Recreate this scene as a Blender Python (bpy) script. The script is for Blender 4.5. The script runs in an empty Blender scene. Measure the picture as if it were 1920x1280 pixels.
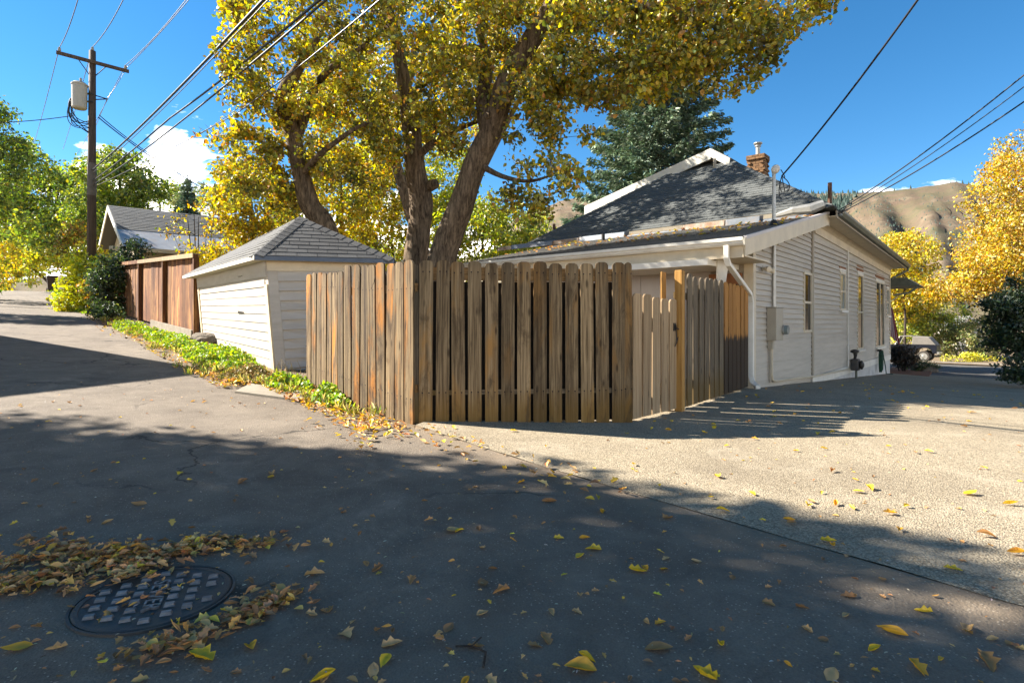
import bpy, bmesh, math, random
import numpy as np
from mathutils import Vector, Matrix

random.seed(7)
rng = np.random.default_rng(11)
scene = bpy.context.scene
COL = scene.collection

# ------------------------------------------------------------------ camera, sky, sun, exposure
F, HOR, CAMZ = 1075.0, 604.0, 1.17          # focal length (px of a 1920 frame), horizon row, eye height (m)
cd = bpy.data.cameras.new('camera')
cd.sensor_width = 36.0
cd.lens = F / 1920 * 36.0
cd.shift_y = -(640 - HOR) / 1920
cd.clip_start, cd.clip_end = 0.05, 20000
cam = bpy.data.objects.new('camera', cd)
cam.location = (0, 0, CAMZ)
cam.rotation_euler = (math.radians(90), 0, 0)
COL.objects.link(cam)
scene.camera = cam

SUNV = Vector((2.51, -0.62, -1.85)).normalized()     # the way the light travels
world = bpy.data.worlds.new('World')
scene.world = world
world.use_nodes = True
wn = world.node_tree
wn.nodes.clear()
wo = wn.nodes.new('ShaderNodeOutputWorld')
wb = wn.nodes.new('ShaderNodeBackground')
sky = wn.nodes.new('ShaderNodeTexSky')
sky.sky_type = 'NISHITA'
sky.sun_disc = False
sky.sun_elevation = math.asin(-SUNV.z)
sky.sun_rotation = math.atan2(-SUNV.x, -SUNV.y)
sky.altitude = 1700
sky.air_density = 1.0
sky.dust_density = 0.0
sky.ozone_density = 3.5
wb.inputs['Strength'].default_value = 0.062
hsv = wn.nodes.new('ShaderNodeHueSaturation')      # the clear, deep blue of mountain air
hsv.inputs['Saturation'].default_value = 1.25
hsv.inputs['Value'].default_value = 0.95
hsv.inputs['Hue'].default_value = 0.493
wn.links.new(sky.outputs[0], hsv.inputs['Color'])
wn.links.new(hsv.outputs[0], wb.inputs['Color'])
wn.links.new(wb.outputs[0], wo.inputs[0])

sd = bpy.data.lights.new('sun', 'SUN')
sd.energy = 5.0
sd.angle = math.radians(0.53)
sd.color = (1.0, 0.955, 0.89)
sun = bpy.data.objects.new('sun', sd)
sun.rotation_euler = SUNV.to_track_quat('-Z', 'Y').to_euler()
sun.location = (-30, 8, 30)
COL.objects.link(sun)

vs = scene.view_settings
vs.view_transform = 'Standard'
vs.look = 'None'
vs.exposure = 1.9
vs.gamma = 1.0
vs.use_curve_mapping = False
scene.cycles.max_bounces = 8
scene.cycles.transparent_max_bounces = 8

# ------------------------------------------------------------------ helpers: objects
def new_obj(name, me, mat=None, parent=None, label=None, cat=None, group=None, kind=None):
    o = bpy.data.objects.new(name, me)
    COL.objects.link(o)
    if mat is not None and me is not None:
        if len(me.materials) == 0:
            me.materials.append(mat)
    if parent is not None:
        o.parent = parent
    tag(o, label, cat, group, kind)
    return o

def tag(o, label=None, cat=None, group=None, kind=None):
    if label: o['label'] = label
    if cat: o['category'] = cat
    if group: o['group'] = group
    if kind: o['kind'] = kind
    return o

def thing(name, label, cat, loc=(0, 0, 0), rz=0.0, group=None):
    o = new_obj(name, None, None, None, label, cat, group)
    o.empty_display_size = 0.2
    o.location = loc
    o.rotation_euler = (0, 0, rz)
    return o

class MB:
    """collects simple shapes into one mesh"""
    def __init__(s): s.v, s.f = [], []
    def poly(s, pts, faces):
        n = len(s.v)
        s.v += [tuple(p) for p in pts]
        s.f += [tuple(i + n for i in f) for f in faces]
        return s
    def box(s, x0, x1, y0, y1, z0, z1):
        p = [(x0, y0, z0), (x1, y0, z0), (x1, y1, z0), (x0, y1, z0), (x0, y0, z1), (x1, y0, z1), (x1, y1, z1), (x0, y1, z1)]
        return s.poly(p, [(3, 2, 1, 0), (4, 5, 6, 7), (0, 1, 5, 4), (1, 2, 6, 5), (2, 3, 7, 6), (3, 0, 4, 7)])
    def hexa(s, p):      # 8 corners, bottom ring then top ring
        return s.poly(p, [(3, 2, 1, 0), (4, 5, 6, 7), (0, 1, 5, 4), (1, 2, 6, 5), (2, 3, 7, 6), (3, 0, 4, 7)])
    def slab(s, quad, thick):   # quad corners (ccw seen from outside), extruded inwards
        a, b, c = (Vector(q) for q in quad[:3])
        n = (b - a).cross(c - a).normalized()
        m = len(quad)
        lo = [Vector(q) - n * thick for q in quad]
        faces = [tuple(range(m)), tuple(range(2 * m - 1, m - 1, -1))]
        for i in range(m):
            j = (i + 1) % m
            faces.append((i, i + m, j + m, j))
        return s.poly([tuple(Vector(q)) for q in quad] + [tuple(q) for q in lo], faces)
    def tube(s, pts, rad, sides=8, caps=True):
        pts = [Vector(p) for p in pts]
        n = len(pts)
        if not hasattr(rad, '__len__'): rad = [rad] * n
        rings = []
        ref = Vector((0.31, 0.17, 0.93)).normalized()
        for i in range(n):
            t = (pts[min(i + 1, n - 1)] - pts[max(i - 1, 0)]).normalized()
            a = t.cross(ref)
            if a.length < 0.05: a = t.cross(Vector((1, 0, 0)))
            a.normalize(); b = t.cross(a)
            base = len(s.v)
            for k in range(sides):
                ang = 2 * math.pi * k / sides
                s.v.append(tuple(pts[i] + (a * math.cos(ang) + b * math.sin(ang)) * rad[i]))
            rings.append(base)
        for i in range(n - 1):
            for k in range(sides):
                k2 = (k + 1) % sides
                s.f.append((rings[i] + k, rings[i] + k2, rings[i + 1] + k2, rings[i + 1] + k))
        if caps:
            s.f.append(tuple(rings[0] + k for k in range(sides))[::-1])
            s.f.append(tuple(rings[-1] + k for k in range(sides)))
        return s
    def lathe(s, prof, sides=16, c=(0, 0, 0)):     # profile [(r,z)...] about vertical axis
        rings = []
        for r, z in prof:
            base = len(s.v)
            for k in range(sides):
                a = 2 * math.pi * k / sides
                s.v.append((c[0] + r * math.cos(a), c[1] + r * math.sin(a), c[2] + z))
            rings.append(base)
        for i in range(len(rings) - 1):
            for k in range(sides):
                k2 = (k + 1) % sides
                s.f.append((rings[i] + k, rings[i] + k2, rings[i + 1] + k2, rings[i + 1] + k))
        s.f.append(tuple(rings[0] + k for k in range(sides))[::-1])
        s.f.append(tuple(rings[-1] + k for k in range(sides)))
        return s
    def prism(s, prof, y0, y1):    # profile (x,z) extruded along y
        n = len(prof)
        p = [(x, y0, z) for x, z in prof] + [(x, y1, z) for x, z in prof]
        f = [tuple(range(n)), tuple(range(2 * n - 1, n - 1, -1))]
        for i in range(n):
            j = (i + 1) % n
            f.append((i, i + n, j + n, j))
        return s.poly(p, f)
    def mesh(s, name, smooth=False):
        me = bpy.data.meshes.new(name)
        me.from_pydata(s.v, [], s.f)
        bm = bmesh.new(); bm.from_mesh(me)
        bmesh.ops.recalc_face_normals(bm, faces=bm.faces)
        bm.to_mesh(me); bm.free()
        if smooth:
            me.polygons.foreach_set('use_smooth', [True] * len(me.polygons))
        me.update()
        return me
    def build(s, name, mat, parent=None, smooth=False, **kw):
        return new_obj(name, s.mesh(name, smooth), mat, parent, **kw)

def bevel(o, w=0.008, seg=2):
    m = o.modifiers.new('bevel', 'BEVEL')
    m.width = w; m.segments = seg; m.limit_method = 'ANGLE'
    return o

def np_mesh(name, verts, quads, cols=None, tris=None):
    """fast mesh from numpy arrays: verts (N,3), quads (M,4)"""
    me = bpy.data.meshes.new(name)
    verts = np.asarray(verts, dtype=np.float32)
    me.vertices.add(len(verts))
    me.vertices.foreach_set('co', verts.ravel())
    q = np.asarray(quads, dtype=np.int32)
    k = q.shape[1]
    me.loops.add(q.size)
    me.loops.foreach_set('vertex_index', q.ravel())
    me.polygons.add(len(q))
    me.polygons.foreach_set('loop_start', np.arange(0, q.size, k, dtype=np.int32))
    if cols is not None:
        ca = me.color_attributes.new('Col', 'FLOAT_COLOR', 'POINT')
        c4 = np.ones((len(verts), 4), dtype=np.float32)
        c4[:, :3] = cols
        ca.data.foreach_set('color', c4.ravel())
    me.update(calc_edges=True)
    return me

# ------------------------------------------------------------------ helpers: the lie of the land
AX, AY = -0.645, 0.764      # alley direction, uphill
BX, BY = 0.764, 0.645       # across the alley, towards the street
def SB(x, y): return AX * x + AY * y, BX * x + BY * y
def XY(s, b): return AX * s + BX * b, AY * s + BY * b
def sstep(t):
    t = np.clip(t, 0, 1)
    return t * t * (3 - 2 * t)
def gz(x, y):
    s, b = SB(x, y)
    al = 0.071 * 1.2 * np.log1p(np.exp(np.clip((s - 4.6) / 1.2, -40, 40)))
    far = np.maximum(s - 150, 0)
    al = al - 0.071 * far
    w = 1 - sstep((b - 3.6) / (5.0 + 1.6 * np.maximum(s - 8, 0)))
    dr = -0.052 * np.clip(b - 9.6, 0, 20.4) - 0.031 * np.clip(b - 30, 0, 21)
    return al * w + dr
def px(x, y, Y):            # point seen at a photograph position, Y metres ahead
    return Vector(((x - 960) / F * Y, Y, CAMZ - (y - HOR) / F * Y))
def ground_at(x, y):        # where that sight line meets the ground
    lo, hi = 0.5, 400.0
    r = Vector(((x - 960) / F, 1, -(y - HOR) / F))
    Y = lo
    while Y < hi:
        if CAMZ + r.z * Y < gz(r.x * Y, Y): break
        Y *= 1.01
    Y /= 1.005
    return Vector((r.x * Y, Y, float(gz(r.x * Y, Y))))

# ------------------------------------------------------------------ helpers: materials
def base_mat(name):
    m = bpy.data.materials.new(name)
    m.use_nodes = True
    nt = m.node_tree
    nt.nodes.clear()
    out = nt.nodes.new('ShaderNodeOutputMaterial')
    b = nt.nodes.new('ShaderNodeBsdfPrincipled')
    nt.links.new(b.outputs[0], out.inputs[0])
    return m, nt, b, out
def N(nt, kind, **kw):
    n = nt.nodes.new('ShaderNode' + kind)
    for k, v in kw.items(): setattr(n, k, v)
    return n
def noise(nt, vec, scale, detail=5, rough=0.6, dist=0.0):
    n = N(nt, 'TexNoise')
    n.inputs['Scale'].default_value = scale
    n.inputs['Detail'].default_value = detail
    n.inputs['Roughness'].default_value = rough
    n.inputs['Distortion'].default_value = dist
    if vec is not None: nt.links.new(vec, n.inputs['Vector'])
    return n
def ramp(nt, fac, stops, interp='LINEAR'):
    r = N(nt, 'ValToRGB')
    e = r.color_ramp
    e.interpolation = interp
    while len(e.elements) < len(stops): e.elements.new(0.5)
    for el, (p, c) in zip(e.elements, stops):
        el.position = p
        el.color = (*c, 1) if len(c) == 3 else c
    nt.links.new(fac, r.inputs[0])
    return r
def mixc(nt, fac, a, b, blend='MIX'):
    m = N(nt, 'Mix', data_type='RGBA', blend_type=blend)
    if isinstance(fac, (int, float)): m.inputs[0].default_value = fac
    else: nt.links.new(fac, m.inputs[0])
    for sock, val in ((m.inputs[6], a), (m.inputs[7], b)):
        if isinstance(val, tuple): sock.default_value = (*val, 1)
        else: nt.links.new(val, sock)
    return m.outputs[2]
def math_(nt, op, a, b=None, clamp=False):
    m = N(nt, 'Math', operation=op, use_clamp=clamp)
    for i, v in ((0, a), (1, b)):
        if v is None: continue
        if isinstance(v, (int, float)): m.inputs[i].default_value = v
        else: nt.links.new(v, m.inputs[i])
    return m.outputs[0]
def coords(nt, stretch=(1, 1, 1), randomise=True, kind='Object'):
    tc = N(nt, 'TexCoord')
    mp = N(nt, 'Mapping')
    mp.inputs['Scale'].default_value = stretch
    nt.links.new(tc.outputs[kind], mp.inputs['Vector'])
    if randomise:
        oi = N(nt, 'ObjectInfo')
        mul = N(nt, 'VectorMath', operation='SCALE')
        comb = N(nt, 'CombineXYZ')
        for i, k in enumerate((37.0, 91.0, 53.0)):
            nt.links.new(math_(nt, 'MULTIPLY', oi.outputs['Random'], k), comb.inputs[i])
        nt.links.new(comb.outputs[0], mp.inputs['Location'])
        nt.nodes.remove(mul)
    return mp.outputs[0]
def bumped(nt, bsdf, height, strength=0.4, dist=0.01):
    b = N(nt, 'Bump')
    b.inputs['Strength'].default_value = strength
    b.inputs['Distance'].default_value = dist
    nt.links.new(height, b.inputs['Height'])
    nt.links.new(b.outputs[0], bsdf.inputs['Normal'])
def vary(nt, col, amount):     # brightness differs a little from piece to piece
    oi = N(nt, 'ObjectInfo')
    v = math_(nt, 'ADD', math_(nt, 'MULTIPLY', oi.outputs['Random'], 2 * amount), 1 - amount)
    h = N(nt, 'HueSaturation')
    nt.links.new(v, h.inputs['Value'])
    nt.links.new(col, h.inputs['Color'])
    return h.outputs[0]

def warm(nt, col):             # the sun's yellow cast put into base colours, so shade stays less blue
    return mixc(nt, 1.0, col, (1.0, 0.945, 0.84), 'MULTIPLY')

def mat_plain(name, c1, c2=None, scale=6, rough=0.6, bump=0.15, bscale=40, var=0.06, stretch=(1, 1, 1), metal=0.0, spec=0.3, lo=0.35, hi=0.65, dist=0.004, dirt=None, dscale=2.0, damt=0.5):
    m, nt, b, _ = base_mat(name)
    v = coords(nt, stretch)
    c2 = c2 or tuple(x * 0.8 for x in c1)
    n = noise(nt, v, scale, 6, 0.65)
    col = ramp(nt, n.outputs[0], [(lo, c1), (hi, c2)]).outputs[0]
    if dirt:
        d = noise(nt, v, dscale, 8, 0.72, 0.4)
        f = ramp(nt, d.outputs[0], [(0.48, (0, 0, 0)), (0.72, (damt,) * 3)])
        col = mixc(nt, f.outputs[0], col, dirt)
    if var: col = vary(nt, col, var)
    nt.links.new(warm(nt, col), b.inputs['Base Color'])
    b.inputs['Roughness'].default_value = rough
    b.inputs['Metallic'].default_value = metal
    b.inputs['Specular IOR Level'].default_value = spec
    if bump:
        bn = noise(nt, v, bscale, 4, 0.6)
        bumped(nt, b, bn.outputs[0], bump, dist)
    return m

def mat_wood(name, dark, light, accent=None, acc=0.0, moss=None, var=0.22, grain=1.0, foot=None, foot_h=0.6, top=None, nails=()):
    """weathered upright board; z is along the grain, object origin at the foot"""
    m, nt, b, _ = base_mat(name)
    v = coords(nt, (1, 1, 1))
    st = coords(nt, (34 * grain, 34 * grain, 0.7))
    st2 = coords(nt, (90, 90, 2.2))
    g1 = noise(nt, st, 1.0, 6, 0.62, 0.8)
    g2 = noise(nt, st2, 1.0, 4, 0.6)
    g = math_(nt, 'ADD', math_(nt, 'MULTIPLY', g1.outputs[0], 0.6), math_(nt, 'MULTIPLY', g2.outputs[0], 0.4))
    mid = tuple((a + c) / 2 for a, c in zip(dark, light))
    col = ramp(nt, g, [(0.40, dark), (0.5, mid), (0.60, light)]).outputs[0]
    big = noise(nt, coords(nt, (4, 4, 0.9)), 1.0, 4, 0.6, 0.6)
    if accent:
        f = ramp(nt, big.outputs[0], [(0.58 - 0.22 * acc, (0, 0, 0)), (0.70 - 0.18 * acc, (0.9,) * 3)])
        ac = mixc(nt, g1.outputs[0], tuple(x * 0.45 for x in accent), tuple(min(1, x * 1.5) for x in accent))
        col = mixc(nt, f.outputs[0], col, ac)
    # knots
    kn = N(nt, 'TexVoronoi', feature='F1')
    kn.inputs['Scale'].default_value = 1.0
    nt.links.new(coords(nt, (9, 9, 2.6)), kn.inputs['Vector'])
    kf = ramp(nt, kn.outputs['Distance'], [(0.07, (0.8,) * 3), (0.17, (0, 0, 0))])
    col = mixc(nt, kf.outputs[0], col, tuple(x * 0.5 for x in dark))
    tc = N(nt, 'TexCoord')
    sep = N(nt, 'SeparateXYZ')
    nt.links.new(tc.outputs['Object'], sep.inputs[0])
    wob = noise(nt, coords(nt, (14, 14, 2.0)), 1.0, 5, 0.65)
    if moss:
        h = math_(nt, 'ADD', sep.outputs[2], math_(nt, 'MULTIPLY', wob.outputs[0], -0.34))
        mf = ramp(nt, h, [(0.02, (0.75,) * 3), (0.30, (0, 0, 0))])
        col = mixc(nt, mf.outputs[0], col, moss)
    if top:        # rain-blackened end grain and blotches
        h = math_(nt, 'ADD', sep.outputs[2], math_(nt, 'MULTIPLY', wob.outputs[0], 0.45))
        tf = ramp(nt, math_(nt, 'DIVIDE', h, 2.5), [(0.78, (0, 0, 0)), (0.88, (0.7,) * 3)])
        col = mixc(nt, tf.outputs[0], col, top)
        bl = noise(nt, coords(nt, (7, 7, 1.6)), 1.0, 6, 0.7, 0.8)
        bf = ramp(nt, bl.outputs[0], [(0.52, (0, 0, 0)), (0.66, (0.75,) * 3)])
        col = mixc(nt, bf.outputs[0], col, tuple(x * 0.8 for x in dark))
    if foot:
        h = math_(nt, 'ADD', sep.outputs[2], math_(nt, 'MULTIPLY', wob.outputs[0], -0.5))
        h = math_(nt, 'SUBTRACT', h, foot_h - 0.25)
        mf = ramp(nt, h, [(0.0, (0.95,) * 3), (0.06, (0, 0, 0))])
        col = mixc(nt, mf.outputs[0], col, foot)
    for zn in nails:   # nail heads with a rusty run below each
        ax_ = math_(nt, 'ABSOLUTE', math_(nt, 'SUBTRACT', math_(nt, 'ABSOLUTE', sep.outputs[0]), 0.036))
        dz_ = math_(nt, 'SUBTRACT', zn, sep.outputs[2])
        head = math_(nt, 'MULTIPLY', math_(nt, 'LESS_THAN', ax_, 0.007), math_(nt, 'LESS_THAN', math_(nt, 'ABSOLUTE', dz_), 0.007))
        run = math_(nt, 'MULTIPLY', math_(nt, 'LESS_THAN', ax_, 0.005), math_(nt, 'MULTIPLY', math_(nt, 'GREATER_THAN', dz_, 0.0), ramp(nt, math_(nt, 'MULTIPLY', dz_, 5.0), [(0.0, (0.6,) * 3), (0.7, (0, 0, 0))]).outputs[0]))
        col = mixc(nt, run, col, (0.06, 0.035, 0.02))
        col = mixc(nt, head, col, (0.02, 0.016, 0.014))
    col = vary(nt, col, var)
    nt.links.new(warm(nt, col), b.inputs['Base Color'])
    b.inputs['Roughness'].default_value = 0.82
    b.inputs['Specular IOR Level'].default_value = 0.25
    bumped(nt, b, g, 0.55, 0.006)
    return m

def mat_leaf(name, trans=0.42, rough=0.5, gloss=0.06, bright=1.0):
    m, nt, b, out = base_mat(name)
    nt.nodes.remove(b)
    at = N(nt, 'Attribute', attribute_name='Col')
    d = N(nt, 'BsdfDiffuse')
    t = N(nt, 'BsdfTranslucent')
    g = N(nt, 'BsdfGlossy')
    g.inputs['Roughness'].default_value = rough
    g.inputs['Color'].default_value = (0.9, 0.9, 0.85, 1)
    nt.links.new(at.outputs['Color'], d.inputs[0])
    hs = N(nt, 'HueSaturation')
    hs.inputs['Saturation'].default_value = 1.1
    hs.inputs['Value'].default_value = 1.25
    nt.links.new(at.outputs['Color'], hs.inputs['Color'])
    nt.links.new(hs.outputs[0], t.inputs[0])
    a = N(nt, 'MixShader'); a.inputs[0].default_value = trans
    nt.links.new(d.outputs[0], a.inputs[1]); nt.links.new(t.outputs[0], a.inputs[2])
    c = N(nt, 'MixShader'); c.inputs[0].default_value = gloss
    nt.links.new(a.outputs[0], c.inputs[1]); nt.links.new(g.outputs[0], c.inputs[2])
    nt.links.new(c.outputs[0], out.inputs[0])
    return m

def mat_bark(name, dark, light, ridge=7.0):
    m, nt, b, _ = base_mat(name)
    v0 = coords(nt, (ridge, ridge, 1.3))
    dn_ = noise(nt, v0, 0.8, 5, 0.65)
    sc_ = N(nt, 'VectorMath', operation='SCALE'); sc_.inputs['Scale'].default_value = 1.6
    nt.links.new(dn_.outputs['Color'], sc_.inputs[0])
    va_ = N(nt, 'VectorMath', operation='ADD')
    nt.links.new(v0, va_.inputs[0]); nt.links.new(sc_.outputs[0], va_.inputs[1])
    v = va_.outputs[0]
    w = noise(nt, v, 1.6, 8, 0.72, 1.0)
    vo = N(nt, 'TexVoronoi', feature='DISTANCE_TO_EDGE')
    vo.inputs['Scale'].default_value = 1.5
    nt.links.new(v, vo.inputs['Vector'])
    fine = noise(nt, coords(nt, (ridge * 4, ridge * 4, 5)), 1.0, 6, 0.7, 0.5)
    h = math_(nt, 'ADD', math_(nt, 'MULTIPLY', vo.outputs['Distance'], 0.35), math_(nt, 'ADD', math_(nt, 'MULTIPLY', w.outputs[0], 0.55), math_(nt, 'MULTIPLY', fine.outputs[0], 0.35)))
    col = ramp(nt, h, [(0.38, dark), (0.72, light)]).outputs[0]
    nt.links.new(col, b.inputs['Base Color'])
    b.inputs['Roughness'].default_value = 0.9
    b.inputs['Specular IOR Level'].default_value = 0.15
    bumped(nt, b, h, 0.9, 0.05)
    return m

def mat_asphalt(name, a, c, fleck, patch=None, dust=False):
    m, nt, b, _ = base_mat(name)
    v = coords(nt, (1, 1, 1), False)
    fine = noise(nt, v, 130, 3, 0.7)
    mid = noise(nt, v, 2.2, 7, 0.7, 0.6)
    big = noise(nt, v, 0.33, 4, 0.6, 0.8)
    g = math_(nt, 'ADD', math_(nt, 'MULTIPLY', fine.outputs[0], 0.45), math_(nt, 'MULTIPLY', mid.outputs[0], 0.55))
    col = ramp(nt, g, [(0.38, a), (0.62, c)]).outputs[0]
    col = mixc(nt, ramp(nt, big.outputs[0], [(0.42, (0, 0, 0)), (0.66, (0.4,) * 3)]).outputs[0], col, patch or tuple(x * 0.7 for x in a))
    st = noise(nt, v, 0.9, 5, 0.7, 1.5)
    col = mixc(nt, ramp(nt, st.outputs[0], [(0.56, (0, 0, 0)), (0.70, (0.5,) * 3)]).outputs[0], col, tuple(x * 1.35 for x in c))
    oil = noise(nt, v, 1.7, 3, 0.5, 0.3)
    col = mixc(nt, ramp(nt, oil.outputs[0], [(0.66, (0, 0, 0)), (0.74, (0.5,) * 3)]).outputs[0], col, tuple(x * 0.5 for x in a))
    wv = N(nt, 'VectorMath', operation='ADD')
    dn_ = noise(nt, v, 1.3, 5, 0.6)
    sc_ = N(nt, 'VectorMath', operation='SCALE'); sc_.inputs['Scale'].default_value = 0.9
    nt.links.new(dn_.outputs['Color'], sc_.inputs[0])
    nt.links.new(v, wv.inputs[0]); nt.links.new(sc_.outputs[0], wv.inputs[1])
    ck = N(nt, 'TexVoronoi', feature='DISTANCE_TO_EDGE')
    ck.inputs['Scale'].default_value = 0.42
    nt.links.new(wv.outputs[0], ck.inputs['Vector'])
    cm = noise(nt, v, 0.5, 2, 0.5)
    crack = math_(nt, 'MULTIPLY', ramp(nt, ck.outputs['Distance'], [(0.003, (0.85,) * 3), (0.009, (0, 0, 0))]).outputs[0], ramp(nt, cm.outputs[0], [(0.50, (0, 0, 0)), (0.56, (1, 1, 1))]).outputs[0])
    col = mixc(nt, crack, col, tuple(x * 0.25 for x in a))
    if dust:       # sand and grit washed against the driveway seam
        dp = N(nt, 'VectorMath', operation='DOT_PRODUCT'); dp.inputs[1].default_value = (BX, BY, 0)
        nt.links.new(v, dp.inputs[0])
        gn = noise(nt, v, 3.5, 7, 0.75, 0.5)
        e_ = math_(nt, 'ADD', dp.outputs['Value'], math_(nt, 'MULTIPLY', gn.outputs[0], 1.1))
        df = ramp(nt, math_(nt, 'DIVIDE', e_, 5.0), [(0.655, (0, 0, 0)), (0.76, (0.8,) * 3)])
        col = mixc(nt, df.outputs[0], col, (0.24, 0.185, 0.13))
    vo = N(nt, 'TexVoronoi', feature='F1')
    vo.inputs['Scale'].default_value = 75
    nt.links.new(v, vo.inputs['Vector'])
    wn_ = N(nt, 'TexWhiteNoise')
    nt.links.new(vo.outputs['Position'], wn_.inputs['Vector'])
    pick = math_(nt, 'GREATER_THAN', wn_.outputs['Value'], 0.84)
    spot = math_(nt, 'MULTIPLY', math_(nt, 'LESS_THAN', vo.outputs['Distance'], 0.30), pick)
    col = mixc(nt, math_(nt, 'MULTIPLY', spot, 0.7), col, fleck)
    nt.links.new(warm(nt, col), b.inputs['Base Color'])
    b.inputs['Roughness'].default_value = 0.85
    b.inputs['Specular IOR Level'].default_value = 0.25
    hgt = math_(nt, 'ADD', fine.outputs[0], math_(nt, 'MULTIPLY', vo.outputs['Distance'], -0.6))
    bumped(nt, b, hgt, 0.75, 0.008)
    return m

def mat_aggregate(name):
    m, nt, b, _ = base_mat(name)
    v = coords(nt, (1, 1, 1), False)
    vo = N(nt, 'TexVoronoi', feature='F1')
    vo.inputs['Scale'].default_value = 105
    nt.links.new(v, vo.inputs['Vector'])
    wn_ = N(nt, 'TexWhiteNoise')
    nt.links.new(vo.outputs['Position'], wn_.inputs['Vector'])
    peb = ramp(nt, wn_.outputs['Value'], [(0.0, (0.19, 0.157, 0.114)), (0.35, (0.305, 0.255, 0.182)), (0.7, (0.385, 0.328, 0.238)), (1.0, (0.51, 0.445, 0.342))])
    edge = ramp(nt, vo.outputs['Distance'], [(0.35, (1, 1, 1)), (0.70, (0.7,) * 3)])
    col = mixc(nt, 1.0, peb.outputs[0], edge.outputs[0], 'MULTIPLY')
    big = noise(nt, v, 0.7, 6, 0.68, 0.7)
    col = mixc(nt, ramp(nt, big.outputs[0], [(0.45, (0, 0, 0)), (0.7, (0.5,) * 3)]).outputs[0], col, (0.14, 0.115, 0.085))
    worn = noise(nt, v, 1.6, 7, 0.72, 0.8)
    col = mixc(nt, ramp(nt, worn.outputs[0], [(0.52, (0, 0, 0)), (0.68, (0.55,) * 3)]).outputs[0], col, (0.42, 0.37, 0.29))
    nt.links.new(warm(nt, col), b.inputs['Base Color'])
    b.inputs['Roughness'].default_value = 0.85
    b.inputs['Specular IOR Level'].default_value = 0.25
    bumped(nt, b, math_(nt, 'MULTIPLY', vo.outputs['Distance'], -1.0), 0.7, 0.01)
    return m

def mat_hill(name):
    m, nt, b, _ = base_mat(name)
    v = coords(nt, (1, 1, 1), False)
    n1 = noise(nt, v, 0.011, 9, 0.7, 0.6)
    n2 = noise(nt, v, 0.06, 9, 0.8)
    col = ramp(nt, n1.outputs[0], [(0.36, (0.09, 0.085, 0.045)), (0.46, (0.135, 0.108, 0.062)), (0.55, (0.145, 0.098, 0.066)), (0.66, (0.20, 0.16, 0.10))]).outputs[0]
    sp = ramp(nt, n2.outputs[0], [(0.46, (0, 0, 0)), (0.58, (0.75,) * 3)])
    col = mixc(nt, sp.outputs[0], col, (0.115, 0.095, 0.062))
    nt.links.new(col, b.inputs['Base Color'])
    b.inputs['Roughness'].default_value = 0.95
    b.inputs['Specular IOR Level'].default_value = 0.05
    bumped(nt, b, n2.outputs[0], 0.5, 4.0)
    return m

M = {}
M['asphalt'] = mat_asphalt('asphalt', (0.122, 0.100, 0.079), (0.230, 0.195, 0.158), (0.42, 0.36, 0.29), (0.106, 0.086, 0.067), dust=True)
M['street'] = mat_asphalt('street_asphalt', (0.07, 0.068, 0.066), (0.11, 0.105, 0.10), (0.3, 0.29, 0.27))
M['aggregate'] = mat_aggregate('exposed_aggregate')
M['soil'] = mat_plain('soil', (0.13, 0.095, 0.06), (0.24, 0.18, 0.12), 3.0, 0.95, 0.8, 24, 0, dist=0.03, dirt=(0.08, 0.065, 0.04))
M['mulch'] = mat_plain('mulch', (0.16, 0.06, 0.025), (0.26, 0.11, 0.05), 5.0, 0.95, 0.8, 30, 0, dist=0.03)
M['concrete'] = mat_plain('concrete', (0.30, 0.27, 0.225), (0.21, 0.185, 0.15), 4.0, 0.9, 0.3, 60, 0, dirt=(0.2, 0.17, 0.13))
M['wood_grey'] = mat_wood('weathered_grey_wood', (0.068, 0.044, 0.022), (0.275, 0.20, 0.115), (0.25, 0.135, 0.042), 0.22, moss=(0.17, 0.095, 0.02), var=0.34, top=(0.085, 0.068, 0.05), nails=(0.40, 1.71))
M['wood_worn'] = mat_wood('worn_stained_wood', (0.040, 0.022, 0.010), (0.25, 0.185, 0.105), (0.34, 0.135, 0.018), 0.20, var=0.36, grain=0.8, top=(0.11, 0.085, 0.06), nails=(0.30, 1.42))
M['wood_pale'] = mat_wood('pale_gate_wood', (0.22, 0.15, 0.085), (0.42, 0.31, 0.19), var=0.10)
M['wood_new'] = mat_wood('new_orange_wood', (0.27, 0.14, 0.035), (0.43, 0.245, 0.075), var=0.12)
M['wood_dark'] = mat_wood('dark_grey_wood', (0.065, 0.050, 0.034), (0.22, 0.175, 0.118), moss=(0.14, 0.09, 0.024), var=0.16)
M['wood_orange'] = mat_wood('orange_wood_black_foot', (0.24, 0.105, 0.025), (0.46, 0.23, 0.06), foot=(0.028, 0.022, 0.015), foot_h=0.85, var=0.14)
M['wood_gap_shade'] = mat_wood('gap_shade_backing', (0.012, 0.009, 0.007), (0.032, 0.025, 0.018), var=0.1)  # near-black: the shade inside gaps put into the wood colour
M['wood_red'] = mat_wood('red_brown_fence_wood', (0.052, 0.020, 0.009), (0.25, 0.105, 0.040), (0.38, 0.19, 0.07), 0.45, var=0.28)
M['wood_rail'] = mat_wood('old_rail_wood', (0.16, 0.09, 0.035), (0.33, 0.2, 0.085), var=0.1)
M['siding'] = mat_plain('beige_painted_siding', (0.52, 0.472, 0.405), (0.45, 0.408, 0.348), 3.5, 0.6, 0.2, 30, 0.035, (0.35, 1, 4), dirt=(0.28, 0.235, 0.18), dscale=1.3, damt=0.5)
M['shed_siding'] = mat_plain('grey_beige_shed_paint', (0.52, 0.488, 0.45), (0.45, 0.42, 0.385), 3.0, 0.65, 0.25, 26, 0.05, (0.4, 1, 3), dirt=(0.33, 0.27, 0.2), dscale=1.8, damt=0.4)
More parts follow.
